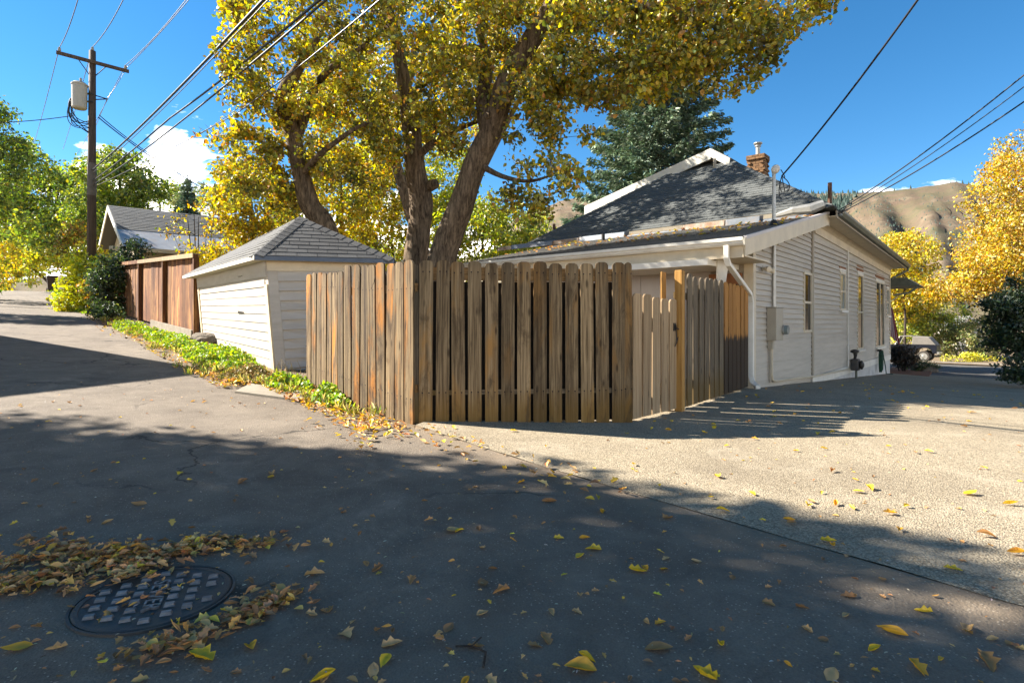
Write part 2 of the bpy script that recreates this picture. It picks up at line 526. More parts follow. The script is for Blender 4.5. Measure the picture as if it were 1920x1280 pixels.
M['trim'] = mat_plain('cream_trim_paint', (0.66, 0.575, 0.435), (0.57, 0.49, 0.37), 3.0, 0.55, 0.12, 30, 0.03, dirt=(0.36, 0.3, 0.22), dscale=2.2, damt=0.3)
M['white'] = mat_plain('white_paint', (0.78, 0.76, 0.71), (0.70, 0.68, 0.63), 3.0, 0.5, 0.1, 40, 0.02, dirt=(0.5, 0.46, 0.4), dscale=3, damt=0.3)
M['shadewall'] = mat_plain('shade_tinted_white', (0.58, 0.55, 0.56), (0.50, 0.47, 0.48), 2.0, 0.6, 0.1, 40, 0.02)  # white paint tinted lilac grey, the wall's shade put into its colour
M['foundation'] = mat_plain('whitewashed_foundation', (0.62, 0.62, 0.62), (0.50, 0.50, 0.51), 3.0, 0.8, 0.25, 30, 0, dirt=(0.3, 0.27, 0.22), dscale=2.5, damt=0.5)
M['shingle'] = mat_plain('charcoal_shingle', (0.055, 0.056, 0.060), (0.105, 0.106, 0.11), 60, 0.9, 0.6, 140, 0.16, dist=0.004)
M['shingle_pale'] = mat_plain('pale_grey_shingle', (0.10, 0.102, 0.105), (0.16, 0.16, 0.16), 50, 0.9, 0.6, 120, 0.14)
M['shingle_green'] = mat_plain('grey_green_shingle', (0.055, 0.062, 0.066), (0.135, 0.145, 0.148), 34, 0.9, 0.6, 90, 0.14, dirt=(0.05, 0.055, 0.055), dscale=1.2, damt=0.4)
M['drip'] = mat_plain('blue_grey_metal_edge', (0.10, 0.125, 0.17), (0.08, 0.10, 0.14), 5, 0.4, 0.0, 10, 0.03, metal=0.2)
M['metal_blue'] = mat_plain('blue_grey_flashing', (0.17, 0.195, 0.235), (0.12, 0.14, 0.17), 4, 0.5, 0.05, 20, 0.08, metal=0.5, dirt=(0.3, 0.2, 0.13), dscale=3, damt=0.4)
M['metal_roof'] = mat_plain('pale_roof_metal', (0.46, 0.48, 0.52), (0.36, 0.38, 0.42), 2, 0.45, 0.1, 10, 0.03, metal=0.3, dirt=(0.4, 0.27, 0.17), dscale=1.2, damt=0.5)
M['rusty'] = mat_plain('rusty_white_metal', (0.34, 0.31, 0.27), (0.20, 0.12, 0.07), 5, 0.6, 0.1, 20, 0.1, dirt=(0.25, 0.12, 0.05), dscale=3, damt=0.8)
M['gutter_green'] = mat_plain('dark_green_gutter', (0.10, 0.115, 0.095), (0.16, 0.17, 0.14), 5, 0.5, 0.05, 20, 0.03, metal=0.2)
M['grey_metal'] = mat_plain('galvanised_metal', (0.42, 0.42, 0.41), (0.34, 0.34, 0.33), 6, 0.4, 0.05, 30, 0.05, metal=0.6)
M['box_grey'] = mat_plain('painted_meter_box', (0.40, 0.36, 0.29), (0.36, 0.32, 0.26), 4, 0.5, 0.05, 30, 0.02)
M['dark_metal'] = mat_plain('dark_metal', (0.03, 0.03, 0.03), (0.05, 0.045, 0.04), 8, 0.5, 0.1, 40, 0.05, metal=0.4)
M['iron'] = mat_plain('cast_iron', (0.050, 0.052, 0.058), (0.085, 0.078, 0.070), 9, 0.6, 0.5, 60, 0, metal=0.3, dirt=(0.11, 0.085, 0.055), dscale=6, damt=0.7)
M['iron_stud'] = mat_plain('worn_iron_stud', (0.20, 0.20, 0.21), (0.12, 0.12, 0.125), 30, 0.4, 0.4, 90, 0.15, metal=0.35)
M['brown_pipe'] = mat_plain('rusty_pipe', (0.10, 0.05, 0.03), (0.16, 0.08, 0.045), 8, 0.7, 0.2, 40, 0.05)
M['header_red'] = mat_plain('bare_red_brown_header', (0.30, 0.125, 0.05), (0.21, 0.085, 0.035), 6, 0.8, 0.2, 40, 0.05, (6, 1, 1))
M['brick'] = mat_plain('chimney_brick', (0.27, 0.155, 0.075), (0.15, 0.085, 0.045), 6, 0.9, 0.4, 60, 0.3)
M['mortar'] = mat_plain('mortar', (0.38, 0.34, 0.28), (0.3, 0.27, 0.22), 10, 0.95, 0.4, 60, 0)
M['pole'] = mat_wood('creosote_pole_wood', (0.045, 0.032, 0.024), (0.12, 0.088, 0.066), var=0.05)
M['cable'] = mat_plain('black_cable', (0.012, 0.012, 0.015), (0.02, 0.02, 0.024), 5, 0.5, 0, 10, 0)
M['wire'] = mat_plain('grey_wire', (0.09, 0.09, 0.10), (0.06, 0.06, 0.07), 5, 0.4, 0, 10, 0, metal=0.7)
M['ceramic'] = mat_plain('glazed_insulator', (0.35, 0.34, 0.33), (0.3, 0.3, 0.3), 5, 0.2, 0, 10, 0)
M['transformer'] = mat_plain('grey_transformer_paint', (0.42, 0.40, 0.36), (0.36, 0.345, 0.31), 4, 0.45, 0.05, 20, 0)
M['bark'] = mat_bark('oak_bark', (0.045, 0.030, 0.018), (0.34, 0.24, 0.145))
M['bark_dark'] = mat_bark('dark_bark', (0.03, 0.023, 0.018), (0.12, 0.09, 0.065))
M['leaf'] = mat_leaf('autumn_leaf')
M['leaf_green'] = mat_leaf('green_leaf', 0.38)
M['needle'] = mat_leaf('spruce_needle', 0.12, 0.5, 0.03)
M['litter'] = mat_leaf('dry_leaf', 0.18, 0.5, 0.04)
M['hill'] = mat_hill('dry_hillside')
M['rock'] = mat_plain('rough_rock', (0.20, 0.17, 0.14), (0.11, 0.095, 0.08), 6, 0.95, 0.8, 20, 0.1, dist=0.03)
M['bin'] = mat_plain('brown_bin_plastic', (0.055, 0.035, 0.028), (0.075, 0.05, 0.04), 4, 0.5, 0.05, 20, 0.03)
M['stucco'] = mat_plain('cream_stucco', (0.60, 0.53, 0.40), (0.52, 0.45, 0.33), 3, 0.85, 0.3, 50, 0.02, dirt=(0.36, 0.3, 0.2), dscale=0.9, damt=0.4)
def glass_mat(name, tint, rough=0.06):
    m, nt, b, _ = base_mat(name)
    n = noise(nt, coords(nt, (1, 1, 1)), 1.4, 3, 0.5)
    nt.links.new(ramp(nt, n.outputs[0], [(0.3, tint), (0.7, tuple(x * 0.6 for x in tint))]).outputs[0], b.inputs['Base Color'])
    b.inputs['Roughness'].default_value = rough
    b.inputs['Specular IOR Level'].default_value = 0.14
    return m
M['glass'] = glass_mat('dark_window_glass', (0.022, 0.018, 0.016))
M['glass_pale'] = glass_mat('pale_glass', (0.26, 0.30, 0.28), 0.1)  # paler green-grey tint than the other glass

# ------------------------------------------------------------------ setting: sky clouds, ground, alley, driveway, street, hills
def add_clouds():
    tc = N(wn, 'TexCoord')
    sep = N(wn, 'SeparateXYZ')
    wn.links.new(tc.outputs['Generated'], sep.inputs[0])
    mp = N(wn, 'Mapping')
    mp.inputs['Scale'].default_value = (3.1, 3.1, 8.5)
    mp.inputs['Location'].default_value = CLOUD_SEED
    wn.links.new(tc.outputs['Generated'], mp.inputs['Vector'])
    n = noise(wn, mp.outputs[0], 1.35, 9, 0.55, 0.35)
    band = ramp(wn, sep.outputs[2], [(0.0, (1, 1, 1)), (0.16, (0.8,) * 3), (0.26, (0.0,) * 3)])
    d = math_(wn, 'ADD', n.outputs[0], math_(wn, 'MULTIPLY', band.outputs[0], 0.36))
    mask = ramp(wn, d, [(0.68, (0, 0, 0)), (0.755, (1, 1, 1))])
    tone = ramp(wn, n.outputs[0], [(0.42, (11.5, 11.6, 11.6)), (0.62, (21.0, 20.0, 18.6))])
    wn.links.new(mixc(wn, mask.outputs[0], hsv.outputs[0], tone.outputs[0]), wb.inputs['Color'])
CLOUD_SEED = (4.11, 2.13, 0.2)
add_clouds()

def sheet(name, rows, mat, kind='structure', off=0.0, **kw):
    """rows: list of lists of (s,b); laid on the terrain"""
    nr, nc = len(rows), len(rows[0])
    sbv = np.array(rows, dtype=float).reshape(-1, 2)
    x, y = XY(sbv[:, 0], sbv[:, 1])
    z = gz(x, y) + off
    idx = np.arange(nr * nc).reshape(nr, nc)
    q = np.stack([idx[:-1, :-1], idx[:-1, 1:], idx[1:, 1:], idx[1:, :-1]], -1).reshape(-1, 4)
    me = np_mesh(name, np.stack([x, y, z], 1), q)
    bm = bmesh.new(); bm.from_mesh(me)
    bmesh.ops.recalc_face_normals(bm, faces=bm.faces)
    if sum(f.normal.z for f in bm.faces) < 0: bmesh.ops.reverse_faces(bm, faces=bm.faces)
    bm.to_mesh(me); bm.free()
    me.polygons.foreach_set('use_smooth', [True] * len(me.polygons))
    return new_obj(name, me, mat, None, kind=kind, **kw)

sv = np.concatenate([[-5000, -1500, -500, -200, -90, -40, -20], np.arange(-14, 46, 0.75), [50, 56, 64, 75, 90, 110, 135, 160, 220, 400, 900, 2500, 6000]])
bv = np.concatenate([[-5000, -1500, -500, -200, -80, -40, -20, -12], np.arange(-8, 34, 0.75), [36, 40, 46, 52, 60, 80, 120, 300, 900, 2500, 6000]])
sheet('ground', [[(s, b) for b in bv] for s in sv], M['soil'], off=-0.035)

def edge_b(s):
    e = np.interp(s, [-20, 4.9, 6.0, 7.3, 9.0, 12, 22, 60, 200], [3.13, 3.13, 2.80, 2.50, 2.06, 1.90, 1.55, 1.30, 1.1])
    return e + 0.045 * math.sin(s * 3.1) * (s > 5) + 0.03 * math.sin(s * 7.7 + 1) * (s > 5)
rows = []
for s in np.concatenate([[-30, -20, -14], np.arange(-10, 30, 0.3), np.arange(30, 170, 4)]):
    e = edge_b(s)
    rows.append([(s, -2.7 + (e + 2.7) * t) for t in np.linspace(0, 1, 24)])
sheet('alley_road', rows, M['asphalt'])

rows = []
for b in np.concatenate([np.arange(3.13, 12, 0.22), np.arange(12, 27.7, 0.5)]):
    s0 = np.interp(b, [3.1, 10.6, 12, 20, 28], [-18, -18, 1.4, 2.9, 4.4])
    s1 = np.interp(b, [3.1, 3.3, 5.24, 9.8, 9.94, 26.2, 28], [5.25, 5.42, 4.3, 5.3, 5.6, 8.0, 8.0])
    rows.append([(s0 + (s1 - s0) * t, b + 0.012 * math.sin(9 * (s0 + (s1 - s0) * t))) for t in np.linspace(0, 1, 60)])
sheet('driveway', rows, M['aggregate'], off=0.004)

rows = [[(s, b) for s in np.arange(-70, 91, 4)] for b in np.arange(28.2, 46.1, 1.2)]
sheet('street', rows, M['street'], off=-0.01)
rows = [[(s, b) for s in np.arange(-70, 91, 4)] for b in np.arange(46.1, 48.2, 0.5)]
sheet('kerb_strip', rows, M['concrete'], off=0.09)

g = [ground_at(*p) for p in ((440, 737), (560, 752), (596, 741), (470, 722))]
mb = MB(); mb.slab([(p.x, p.y, p.z + 0.03) for p in g], 0.1)
mb.build('concrete_pad', M['concrete'], kind='structure')

from mathutils import noise as mnoise
def hills():
    hx = [-9000, -3000, -500, 0, 400, 850, 950, 1010, 1060, 1092, 1300, 1540, 1640, 1720, 1790, 1825, 1920, 2400, 5000, 9000]
    hy = [580, 560, 545, 525, 500, 455, 420, 393, 374, 371, 352, 363, 361, 352, 341, 347, 360, 430, 520, 560]
    az = np.linspace(math.radians(-78), math.radians(78), 420)
    ts = np.concatenate([np.linspace(0, 1, 46), [1.06, 1.2, 1.5]])
    V, idx = [], np.arange(len(az) * len(ts)).reshape(len(az), len(ts))
    for a in az:
        p = 960 + F * math.tan(a)
        y = np.interp(p, hx, hy)
        y -= 2.5 * mnoise.noise((a * 40, 3, 0)) + 1.5 * mnoise.noise((a * 130, 9, 0))
        r0, rc = 300.0, 1350.0 + 180 * mnoise.noise((a * 5, 0.3, 0))
        H = CAMZ + (HOR - y) / F * rc * math.cos(a)
        for t in ts:
            r = r0 + (rc - r0) * t
            prof = max(0.0, min(1.0, t)) ** 1.15
            z = -6 + (H + 6) * prof
            if t > 1: z = H - (t - 1) * 160
            # gullies running down the slope, slanting
            u = a * 30 + t * 2.2
            rid = 1 - abs(2 * mnoise.noise((u, t * 1.1, 5.0)))
            rid2 = 1 - abs(2 * mnoise.noise((u * 2.6, t * 2.5, 8.0)))
            amp = math.sin(math.pi * min(1, t)) ** 0.8
            z += amp * (rid * 13 + rid2 * 5 - 11 + 4 * mnoise.noise((u * 7, t * 9, 1)))
            V.append((math.sin(a) * r, math.cos(a) * r, z))
    q = np.stack([idx[:-1, :-1], idx[:-1, 1:], idx[1:, 1:], idx[1:, :-1]], -1).reshape(-1, 4)[:, ::-1]
    me = np_mesh('hills', np.array(V), q)
    me.polygons.foreach_set('use_smooth', [True] * len(me.polygons))
    new_obj('hills', me, M['hill'], kind='structure')
    # far conifers: a dark wood on one flank and single trees along the skyline
    C, S, K = [], [], []
    Va = np.array(V).reshape(len(az), len(ts), 3)
    for _ in range(5200):
        p = random.uniform(1380, 1640); a = math.atan((p - 960) / F)
        t = random.uniform(0.35, 0.99)
        lim = 1632 - 75 * (1 - t) * 2.2
        if p > lim - 40 * random.random(): continue
        if t > 0.90 and random.random() < 0.75: continue
        i = int((a - az[0]) / (az[1] - az[0])); j = int(t * 45)
        q0 = Va[i, j]
        C.append(q0 + rng.normal(0, 3, 3) * (1, 1, 0)); S.append(random.uniform(7, 12)); K.append(random.uniform(0.7, 1.3))
    for _ in range(28):
        p = random.choice([random.uniform(1500, 1720), random.uniform(1780, 1860)]); a = math.atan((p - 960) / F)
        i = int((a - az[0]) / (az[1] - az[0]))
        C.append(Va[i, 45] + (0, 0, -1)); S.append(random.uniform(4, 9)); K.append(random.uniform(0.7, 1.3))
    for _ in range(7500):
        p = random.uniform(960, 1920); a = math.atan((p - 960) / F)
        t = random.uniform(0.1, 0.95)
        if mnoise.noise((a * 22, t * 6, 2)) < random.uniform(-0.25, 0.3): continue
        i = int((a - az[0]) / (az[1] - az[0])); j = int(t * 45)
        C.append(Va[i, j] + rng.normal(0, 5, 3) * (1, 1, 0.1)); S.append(random.uniform(1.2, 3.4)); K.append(random.uniform(0.9, 2.2))
    vs_, fs, cs = [], [], []
    for c, s, k in zip(C, S, K):
        n = len(vs_)
        r = s * random.uniform(0.2, 0.34)
        vs_ += [(c[0] - r, c[1], c[2]), (c[0], c[1] - r, c[2]), (c[0] + r, c[1], c[2]), (c[0], c[1] + r, c[2]), (c[0], c[1], c[2] + s)]
        fs += [(n, n + 1, n + 4), (n + 1, n + 2, n + 4), (n + 2, n + 3, n + 4), (n + 3, n, n + 4)]
        cs += [(0.035 * k, 0.055 * k, 0.042 * k)] * 5
    me = np_mesh('hillside_conifers', vs_, fs, np.array(cs))
    new_obj('hillside_conifers', me, M['needle'], kind='stuff', label='dark conifers scattered over the dry hillside', cat='conifers')
hills()

# ------------------------------------------------------------------ fences
def board_mesh(name, w, h, t=0.019, ear=0.032, rot=0.0):
    mb = MB()
    e = ear
    prof = [(-w / 2, 0), (w / 2, 0), (w / 2, h - e * 1.25), (w / 2 - e * 0.35, h - e * 0.5), (w / 2 - e, h - 0.004), (w / 2 - e * 1.3, h), (-w / 2 + e * 1.3, h), (-w / 2 + e, h - 0.004), (-w / 2 + e * 0.35, h - e * 0.5), (-w / 2, h - e * 1.25)]
    mb.prism(prof, -t / 2, t / 2)
    return mb.mesh(name)

def fence_root(name, label, p0, p1, cat='fence'):
    d = Vector((p1[0] - p0[0], p1[1] - p0[1], 0))
    r = thing(name, label, cat, (p0[0], p0[1], 0), math.atan2(d.y, d.x))
    return r, d.length

def put_boards(root, xs, w, zlo, ztop, mat, y=-0.03, name='board', t=0.019, ear=0.032, jit=0.013, label=None):
    """upright boards at local x; zlo/ztop may be functions of x; boards of a run share one mesh"""
    zl = zlo if callable(zlo) else (lambda x: zlo)
    zt = ztop if callable(ztop) else (lambda x: ztop)
    h0 = zt(xs[0]) - zl(xs[0])
    me = board_mesh(name, w, h0, t, ear)
    me.materials.append(mat)
    out = []
    for x in xs:
        o = new_obj(name, me, None, root)
        hgt = zt(x) - zl(x) + random.uniform(-jit, jit)
        o.location = (x + random.uniform(-0.004, 0.004), y + random.uniform(-0.002, 0.002), zl(x))
        o.scale = (random.uniform(0.975, 1.02), 1, hgt / h0)
        o.rotation_euler = (random.uniform(-0.007, 0.007), random.uniform(-0.008, 0.008), random.uniform(-0.03, 0.03))
        if label: o['label'] = label
        out.append(o)
    return out

def rail(root, x0, x1, z, mat, y=0.0, h=0.089, t=0.038, name='rail', dz=0.0):
    mb = MB()
    mb.box(-t / 2, t / 2, -h / 2, h / 2, 0, x1 - x0)
    o = mb.build(name, mat, root)
    o.location = (x0, y, z)
    o.rotation_euler = (math.radians(90), 0, math.radians(90))
    o.rotation_euler = Matrix(((0, 0, 1), (1, 0, 0), (0, 1, 0))).to_euler()
    if dz: o.rotation_euler.rotate_axis('X', -math.atan2(dz, x1 - x0))
    return o

def post(root, x, y, z0, z1, mat, w=0.089, name='post'):
    mb = MB(); mb.box(-w / 2, w / 2, -w / 2, w / 2, 0, z1 - z0)
    o = bevel(mb.build(name, mat, root), 0.006, 1)
    o.location = (x, y, z0)
    return o

C0 = (-1.02, 6.25); C1 = (1.36, 6.52)          # the tall enclosure's front
r, L = fence_root('board_fence', 'tall grey weathered dog-ear board fence facing the driveway, boards spaced apart', C0, C1)
n = 14
sp = 0.1800
xs = [0.075 + i * sp for i in range(n - 1)]
put_boards(r, xs, 0.146, 0.004, 1.835, M['wood_grey'])
put_boards(r, [L - 0.042], 0.088, 0.02, 1.86, M['wood_grey'], y=-0.022)
put_boards(r, [-0.035], 0.10, 0.03, 1.80, M['wood_dark'], y=0.015, name='corner_filler')
rail(r, 0.05, L - 0.02, 1.70, M['wood_rail'], 0.004, 0.14)
rail(r, 0.05, L - 0.02, 0.40, M['wood_dark'], 0.008, 0.05)
put_boards(r, [x + sp / 2 for x in xs[:-1]], 0.176, 0.06, 1.615, M['wood_gap_shade'], y=0.06, name='back_board')
post(r, 0.10, 0.11, 0, 1.76, M['wood_dark']); post(r, L - 0.06, 0.09, 0, 1.74, M['wood_dark'])

# the side along the alley: two panels, turning away uphill
C2 = (-2.08, 7.20); C3 = (-2.90, 8.20)
r, L = fence_root('board_fence', 'sunlit brown board fence panel with orange streaks meeting the grey fence corner', C2, (C0[0] - 0.015, C0[1] - 0.01))
n = 8; sp = L / n
g2 = float(gz(*C2)); 
put_boards(r, [(i + 0.5) * sp for i in range(n)], sp - 0.028, lambda x: 0.0 + (g2 + 0.0) * (1 - x / L), lambda x: 1.835 + 0.035 * (1 - x / L), M['wood_worn'], t=0.022)
rail(r, 0, L, 1.55, M['wood_rail'], 0.0); rail(r, 0, L, 0.45, M['wood_rail'], 0.0)
put_boards(r, [(i + 1) * sp for i in range(n - 1)], sp - 0.02, 0.1 + g2 * 0.5, 1.78, M['wood_gap_shade'], y=0.035, name='back_board')  # near-black boards added behind the panel to darken its gaps
r, L = fence_root('board_fence', 'lower sunlit brown board fence panel beside the white shed', C3, C2)
n = 7; sp = L / n
g3 = float(gz(*C3))
put_boards(r, [(i + 0.5) * sp for i in range(n)], sp - 0.028, lambda x: g2 + (g3 - g2) * (1 - x / L), lambda x: 1.805 + 0.055 * (1 - x / L), M['wood_worn'], t=0.022)
rail(r, 0, L, 1.55, M['wood_rail'], 0.0); rail(r, 0, L, 0.6, M['wood_rail'], 0.0)
put_boards(r, [(i + 1) * sp for i in range(n - 1)], sp - 0.02, g3 + 0.05, 1.75, M['wood_gap_shade'], y=0.035, name='back_board')  # added backing, painted near black so these gaps look shaded
# bindweed stem caught on the boards
mb = MB(); pts = [(-1.62, 6.72, 1.62), (-1.60, 6.70, 1.70), (-1.56, 6.68, 1.73), (-1.47, 6.60, 1.72), (-1.40, 6.545, 1.70)]
mb.tube(pts, 0.006, 5); mb.tube([(-1.57, 6.68, 1.72), (-1.575, 6.685, 1.5), (-1.57, 6.685, 1.25), (-1.578, 6.69, 1.0)], 0.004, 5)
mb.tube([(-1.58, 6.68, 1.70), (-1.66, 6.755, 1.56)], 0.003, 5)
mb.build('dry_vine', M['bark_dark'], label='thin dry vine stem caught on the sunlit boards', cat='vine')

# gate and the run to the house
G0, G1, G2 = (1.35, 6.575), (2.13, 7.46), (4.13, 10.12)
r, L = fence_root('garden_gate', 'low pale wooden picket gate with a black latch', G0, G1, 'gate')
n = 5; sp = (L - 0.05) / n
put_boards(r, [0.0 + (i + 0.45) * (L - 0.02) / n for i in range(n)], 0.195, 0.06, lambda x: 1.50 - 0.03 * x, M['wood_pale'], name='picket', y=-0.03)
rail(r, 0.0, L - 0.06, 1.17, M['wood_pale'], 0.0, 0.14); rail(r, 0.0, L - 0.06, 0.22, M['wood_pale'], 0.0, 0.12)
gs = (L - 0.02) / n
put_boards(r, [(i + 0.95) * gs for i in (0, 2, 3)], 0.10, 0.10, 1.36, M['wood_dark'], y=0.05, name='shadow_slat')  # slats added behind the gaps to make the gate's shadow more solid
mb = MB(); mb.tube([(L - 0.12, -0.06, 1.13), (L - 0.16, -0.08, 1.10), (L - 0.05, -0.07, 1.08)], 0.008, 6)
mb.tube([(L - 0.12, -0.06, 1.13), (L - 0.115, -0.07, 0.92), (L - 0.15, -0.06, 0.86)], 0.007, 6)
mb.tube([(L - 0.04, -0.06, 1.09), (L - 0.05, -0.065, 1.0), (L - 0.11, -0.06, 0.90)], 0.006, 6)
mb.box(L - 0.16, L - 0.10, -0.052, -0.042, 1.06, 1.16)
mb.build('latch', M['dark_metal'], r)
r, L = fence_root('board_fence', 'close board fence between gate and house, grey boards then orange ones with blackened feet', G1, G2)
post(r, -0.02, -0.06, 0.02, 1.84, M['wood_new'], 0.10, 'gate_post')
mb = MB(); mb.box(-0.07, 0.07, -0.01, 0.01, 0, 1.80)
o = mb.build('jamb_board', M['wood_new'], r); o.location = (-0.12, 0.12, 0.02)
n = 14; sp = (L - 0.06) / n
xs = [0.06 + (i + 0.5) * sp for i in range(n)]
put_boards(r, xs[:8], sp - 0.05, 0.04, lambda x: 1.81 + 0.015 * math.sin(x * 5), M['wood_dark'], t=0.02, ear=0.05)
put_boards(r, xs[8:], sp - 0.04, 0.04, 1.80, M['wood_orange'], t=0.02, ear=0.05)
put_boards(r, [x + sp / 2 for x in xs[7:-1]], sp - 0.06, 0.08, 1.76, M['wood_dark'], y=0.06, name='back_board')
put_boards(r, [x + sp / 2 for x in (xs[0], xs[2], xs[3], xs[5], xs[6])], sp - 0.075, 0.08, 1.7, M['wood_dark'], y=0.06, name='back_board')  # added so this run casts a nearly solid shadow
rail(r, 0, L, 1.52, M['wood_dark'], 0.012); rail(r, 0, L, 0.35, M['wood_dark'], 0.012)

# red-brown fence farther up the alley
D0 = px(375, 632, 13.95); D1 = px(228, 590, 20.8)
r, L = fence_root('privacy_fence', 'red-brown stained privacy fence with a cap rail beyond the shed', (D1.x, D1.y), (D0.x, D0.y))
zg = lambda x: float(gz(D1.x + (D0.x - D1.x) * x / L, D1.y + (D0.y - D1.y) * x / L))
n = 34; sp = L / n
zt = lambda x: CAMZ + np.interp(x, [0, L], [(HOR - 498) / F * D1.y, (HOR - 482) / F * D0.y])
put_boards(r, [(i + 0.5) * sp for i in range(n)], sp - 0.004, lambda x: zg(x) + 0.05, zt, M['wood_red'], ear=0.003, jit=0.02)
for x in (0.05, L * 0.36, L * 0.68, L - 0.05):
    post(r, x, -0.09, zg(x), float(zt(x)) + 0.06, M['wood_red'], 0.10)
for a_, b_ in ((0, L * 0.36), (L * 0.36, L * 0.68), (L * 0.68, L)):
    za, zb = float(zt(a_)) + 0.09, float(zt(b_)) + 0.09
    mb = MB(); mb.hexa([(a_, -0.16, za - 0.11), (b_ - 0.02, -0.16, zb - 0.11), (b_ - 0.02, -0.10, zb - 0.11), (a_, -0.10, za - 0.11), (a_, -0.16, za), (b_ - 0.02, -0.16, zb), (b_ - 0.02, 0.06, zb), (a_, 0.06, za)])
    mb.build('cap_rail', M['wood_pale'] if a_ else M['wood_red'], r)
mb = MB(); x0 = L * 0.55
mb.hexa([(x0, -0.17, zg(x0) - 0.05), (L - 0.1, -0.17, zg(L - 0.1) - 0.05), (L - 0.1, -0.12, zg(L - 0.1) - 0.05), (x0, -0.12, zg(x0) - 0.05), (x0, -0.17, zg(x0) + 0.16), (L - 0.1, -0.17, zg(L) + 0.2), (L - 0.1, -0.12, zg(L) + 0.2), (x0, -0.12, zg(x0) + 0.16)])
mb.build('kick_board', M['concrete'], r)

# ------------------------------------------------------------------ the leaning shed by the alley
def lerp(a, b, t): return a + (b - a) * t
def make_shed():
    base = Vector((-4.04, 9.80, 0)); gzb = float(gz(base.x, base.y))
    root = thing('garden_shed', 'leaning beige clapboard shed with a charcoal shingled hip roof', 'shed', (base.x, base.y, 0.0))
    root.location.z = gzb
    O = Vector((base.x, base.y, gzb))
    def W(p): return Vector(p) - O
    fa = Vector((-0.6547, 0.756, 0)); ra = Vector((0.90, 0.435, 0)).normalized()
    # ground corners: near (base), far along the alley, and right; the walls lean
    Lf, Wr = 5.0, 1.95
    nb = W(px(519, 703, 9.80)); nt_ = W(px(499, 487, 9.72))
    fb = W(px(383, 643, 13.55)); ft = W(px(371, 521, 13.65))
    rb = W(base + ra * Wr + Vector((0, 0, gzb - 0.02))); rt = W(px(707, 489, 10.35))
    bk = fb + (rb - nb); bt = ft + (rt - nt_)
    nb.z -= 0.1; fb.z -= 0.25; rb.z -= 0.1; bk.z -= 0.2
    mb = MB(); mb.hexa([tuple(p) for p in (nb, rb, bk, fb, nt_, rt, bt, ft)])
    core = mb.build('wall', M['shed_siding'], root)
    def face_boards(bl, br, tl, tr, n, z0, zskip, out, th0=0.024):
        """horizontal lap boards over a wall face; corners bottom-left/right, top-left/right"""
        nn = ((br - bl).cross(tl - bl)).normalized()
        if nn.dot(out) < 0: nn = -nn
        for i in range(n):
            t0 = z0 + (zskip - z0) * i / n; t1 = z0 + (zskip - z0) * (i + 1) / n
            a, b = lerp(bl, tl, t0), lerp(br, tr, t0)
            c, d = lerp(br, tr, t1 - 0.004), lerp(bl, tl, t1 - 0.004)
            th1 = 0.008
            w = random.uniform(-0.003, 0.003)
            yield [a + nn * (th0 + w), b + nn * (th0 + w), c + nn * th1, d + nn * th1], [a, b, c, d], nn
    # alley face (seen from the alley the near corner is on the right)
    ins = 0.06
    def inset(bl, br, tl, tr, a, b):
        return lerp(bl, br, a), lerp(br, bl, b), lerp(tl, tr, a), lerp(tr, tl, b)
    for (bl, br, tl, tr), n, out, zs in ((inset(fb, nb, ft, nt_, 0.028, 0.030), 11, -ra, 0.86), (inset(nb, rb, nt_, rt, 0.085, 0.02), 11, -fa, 0.905)):
        for o4, i4, nn in face_boards(bl, br, tl, tr, n, 0.02, zs, out, 0.021 if zs < 0.9 else 0.050):
            mb = MB(); mb.hexa([tuple(i4[0]), tuple(i4[1]), tuple(o4[1]), tuple(o4[0]), tuple(i4[3]), tuple(i4[2]), tuple(o4[2]), tuple(o4[3])])
            mb.build('siding_board', M['shed_siding'], core)
    # frieze boards and corner boards
    def strip(pts, nn, t, mat, name):
        mb = MB(); mb.hexa([tuple(p) for p in pts] and [tuple(pts[0]), tuple(pts[1]), tuple(pts[1] + nn * t), tuple(pts[0] + nn * t), tuple(pts[3]), tuple(pts[2]), tuple(pts[2] + nn * t), tuple(pts[3] + nn * t)])
        return mb.build(name, mat, root)
    n1 = -((nb - fb).cross(ft - fb)).normalized(); n1 = n1 if n1.dot(-ra) > 0 else -n1
    n2 = ((rb - nb).cross(nt_ - nb)).normalized(); n2 = n2 if n2.dot(-fa) > 0 else -n2
    strip([lerp(fb, ft, 0.862), lerp(nb, nt_, 0.862), nt_, ft], n1, 0.03, M['shed_siding'], 'frieze_board')
    strip([lerp(nb, nt_, 0.907), lerp(rb, rt, 0.907), rt, nt_], n2, 0.034, M['trim'], 'frieze_board')
    def corner(a0, a1, t0, t1, nn, w, mat, zt=1.0):
        e = (a1 - a0).normalized(); f = (t1 - t0).normalized()
        p = [a0, a0 + e * w, lerp(a0, t0, zt) + f * w, lerp(a0, t0, zt)]
        strip(p, nn, 0.030, mat, 'corner_board')
    corner(nb, rb, nt_, rt, n2, 0.16, M['shed_siding'], 0.905)
    corner(nb, fb, nt_, ft, n1, 0.13, M['trim'], 0.80)
    corner(fb, nb, ft, nt_, n1, 0.10, M['trim'], 0.86)
    # broken clapboards and the patched hatch
    P = lambda u, v: lerp(lerp(fb, nb, u), lerp(ft, nt_, u), v)
    strip([P(0.63, 0.55), P(0.70, 0.552), P(0.705, 0.566), P(0.63, 0.575)], n1, 0.026, M['wood_gap_shade'], 'hole_shade')  # near-black patch on the wall paints the shade inside a hole
    mb = MB(); c = P(0.72, 0.90) + n1 * 0.04
    mb.tube([tuple(c), tuple(c + n1 * 0.05), tuple(c + n1 * 0.06 + Vector((0.14, 0, 0.03)))], 0.010, 6)
    mb.build('hook', M['grey_metal'], root)
    # roof: hip, ridge along the alley
    ov = 0.22
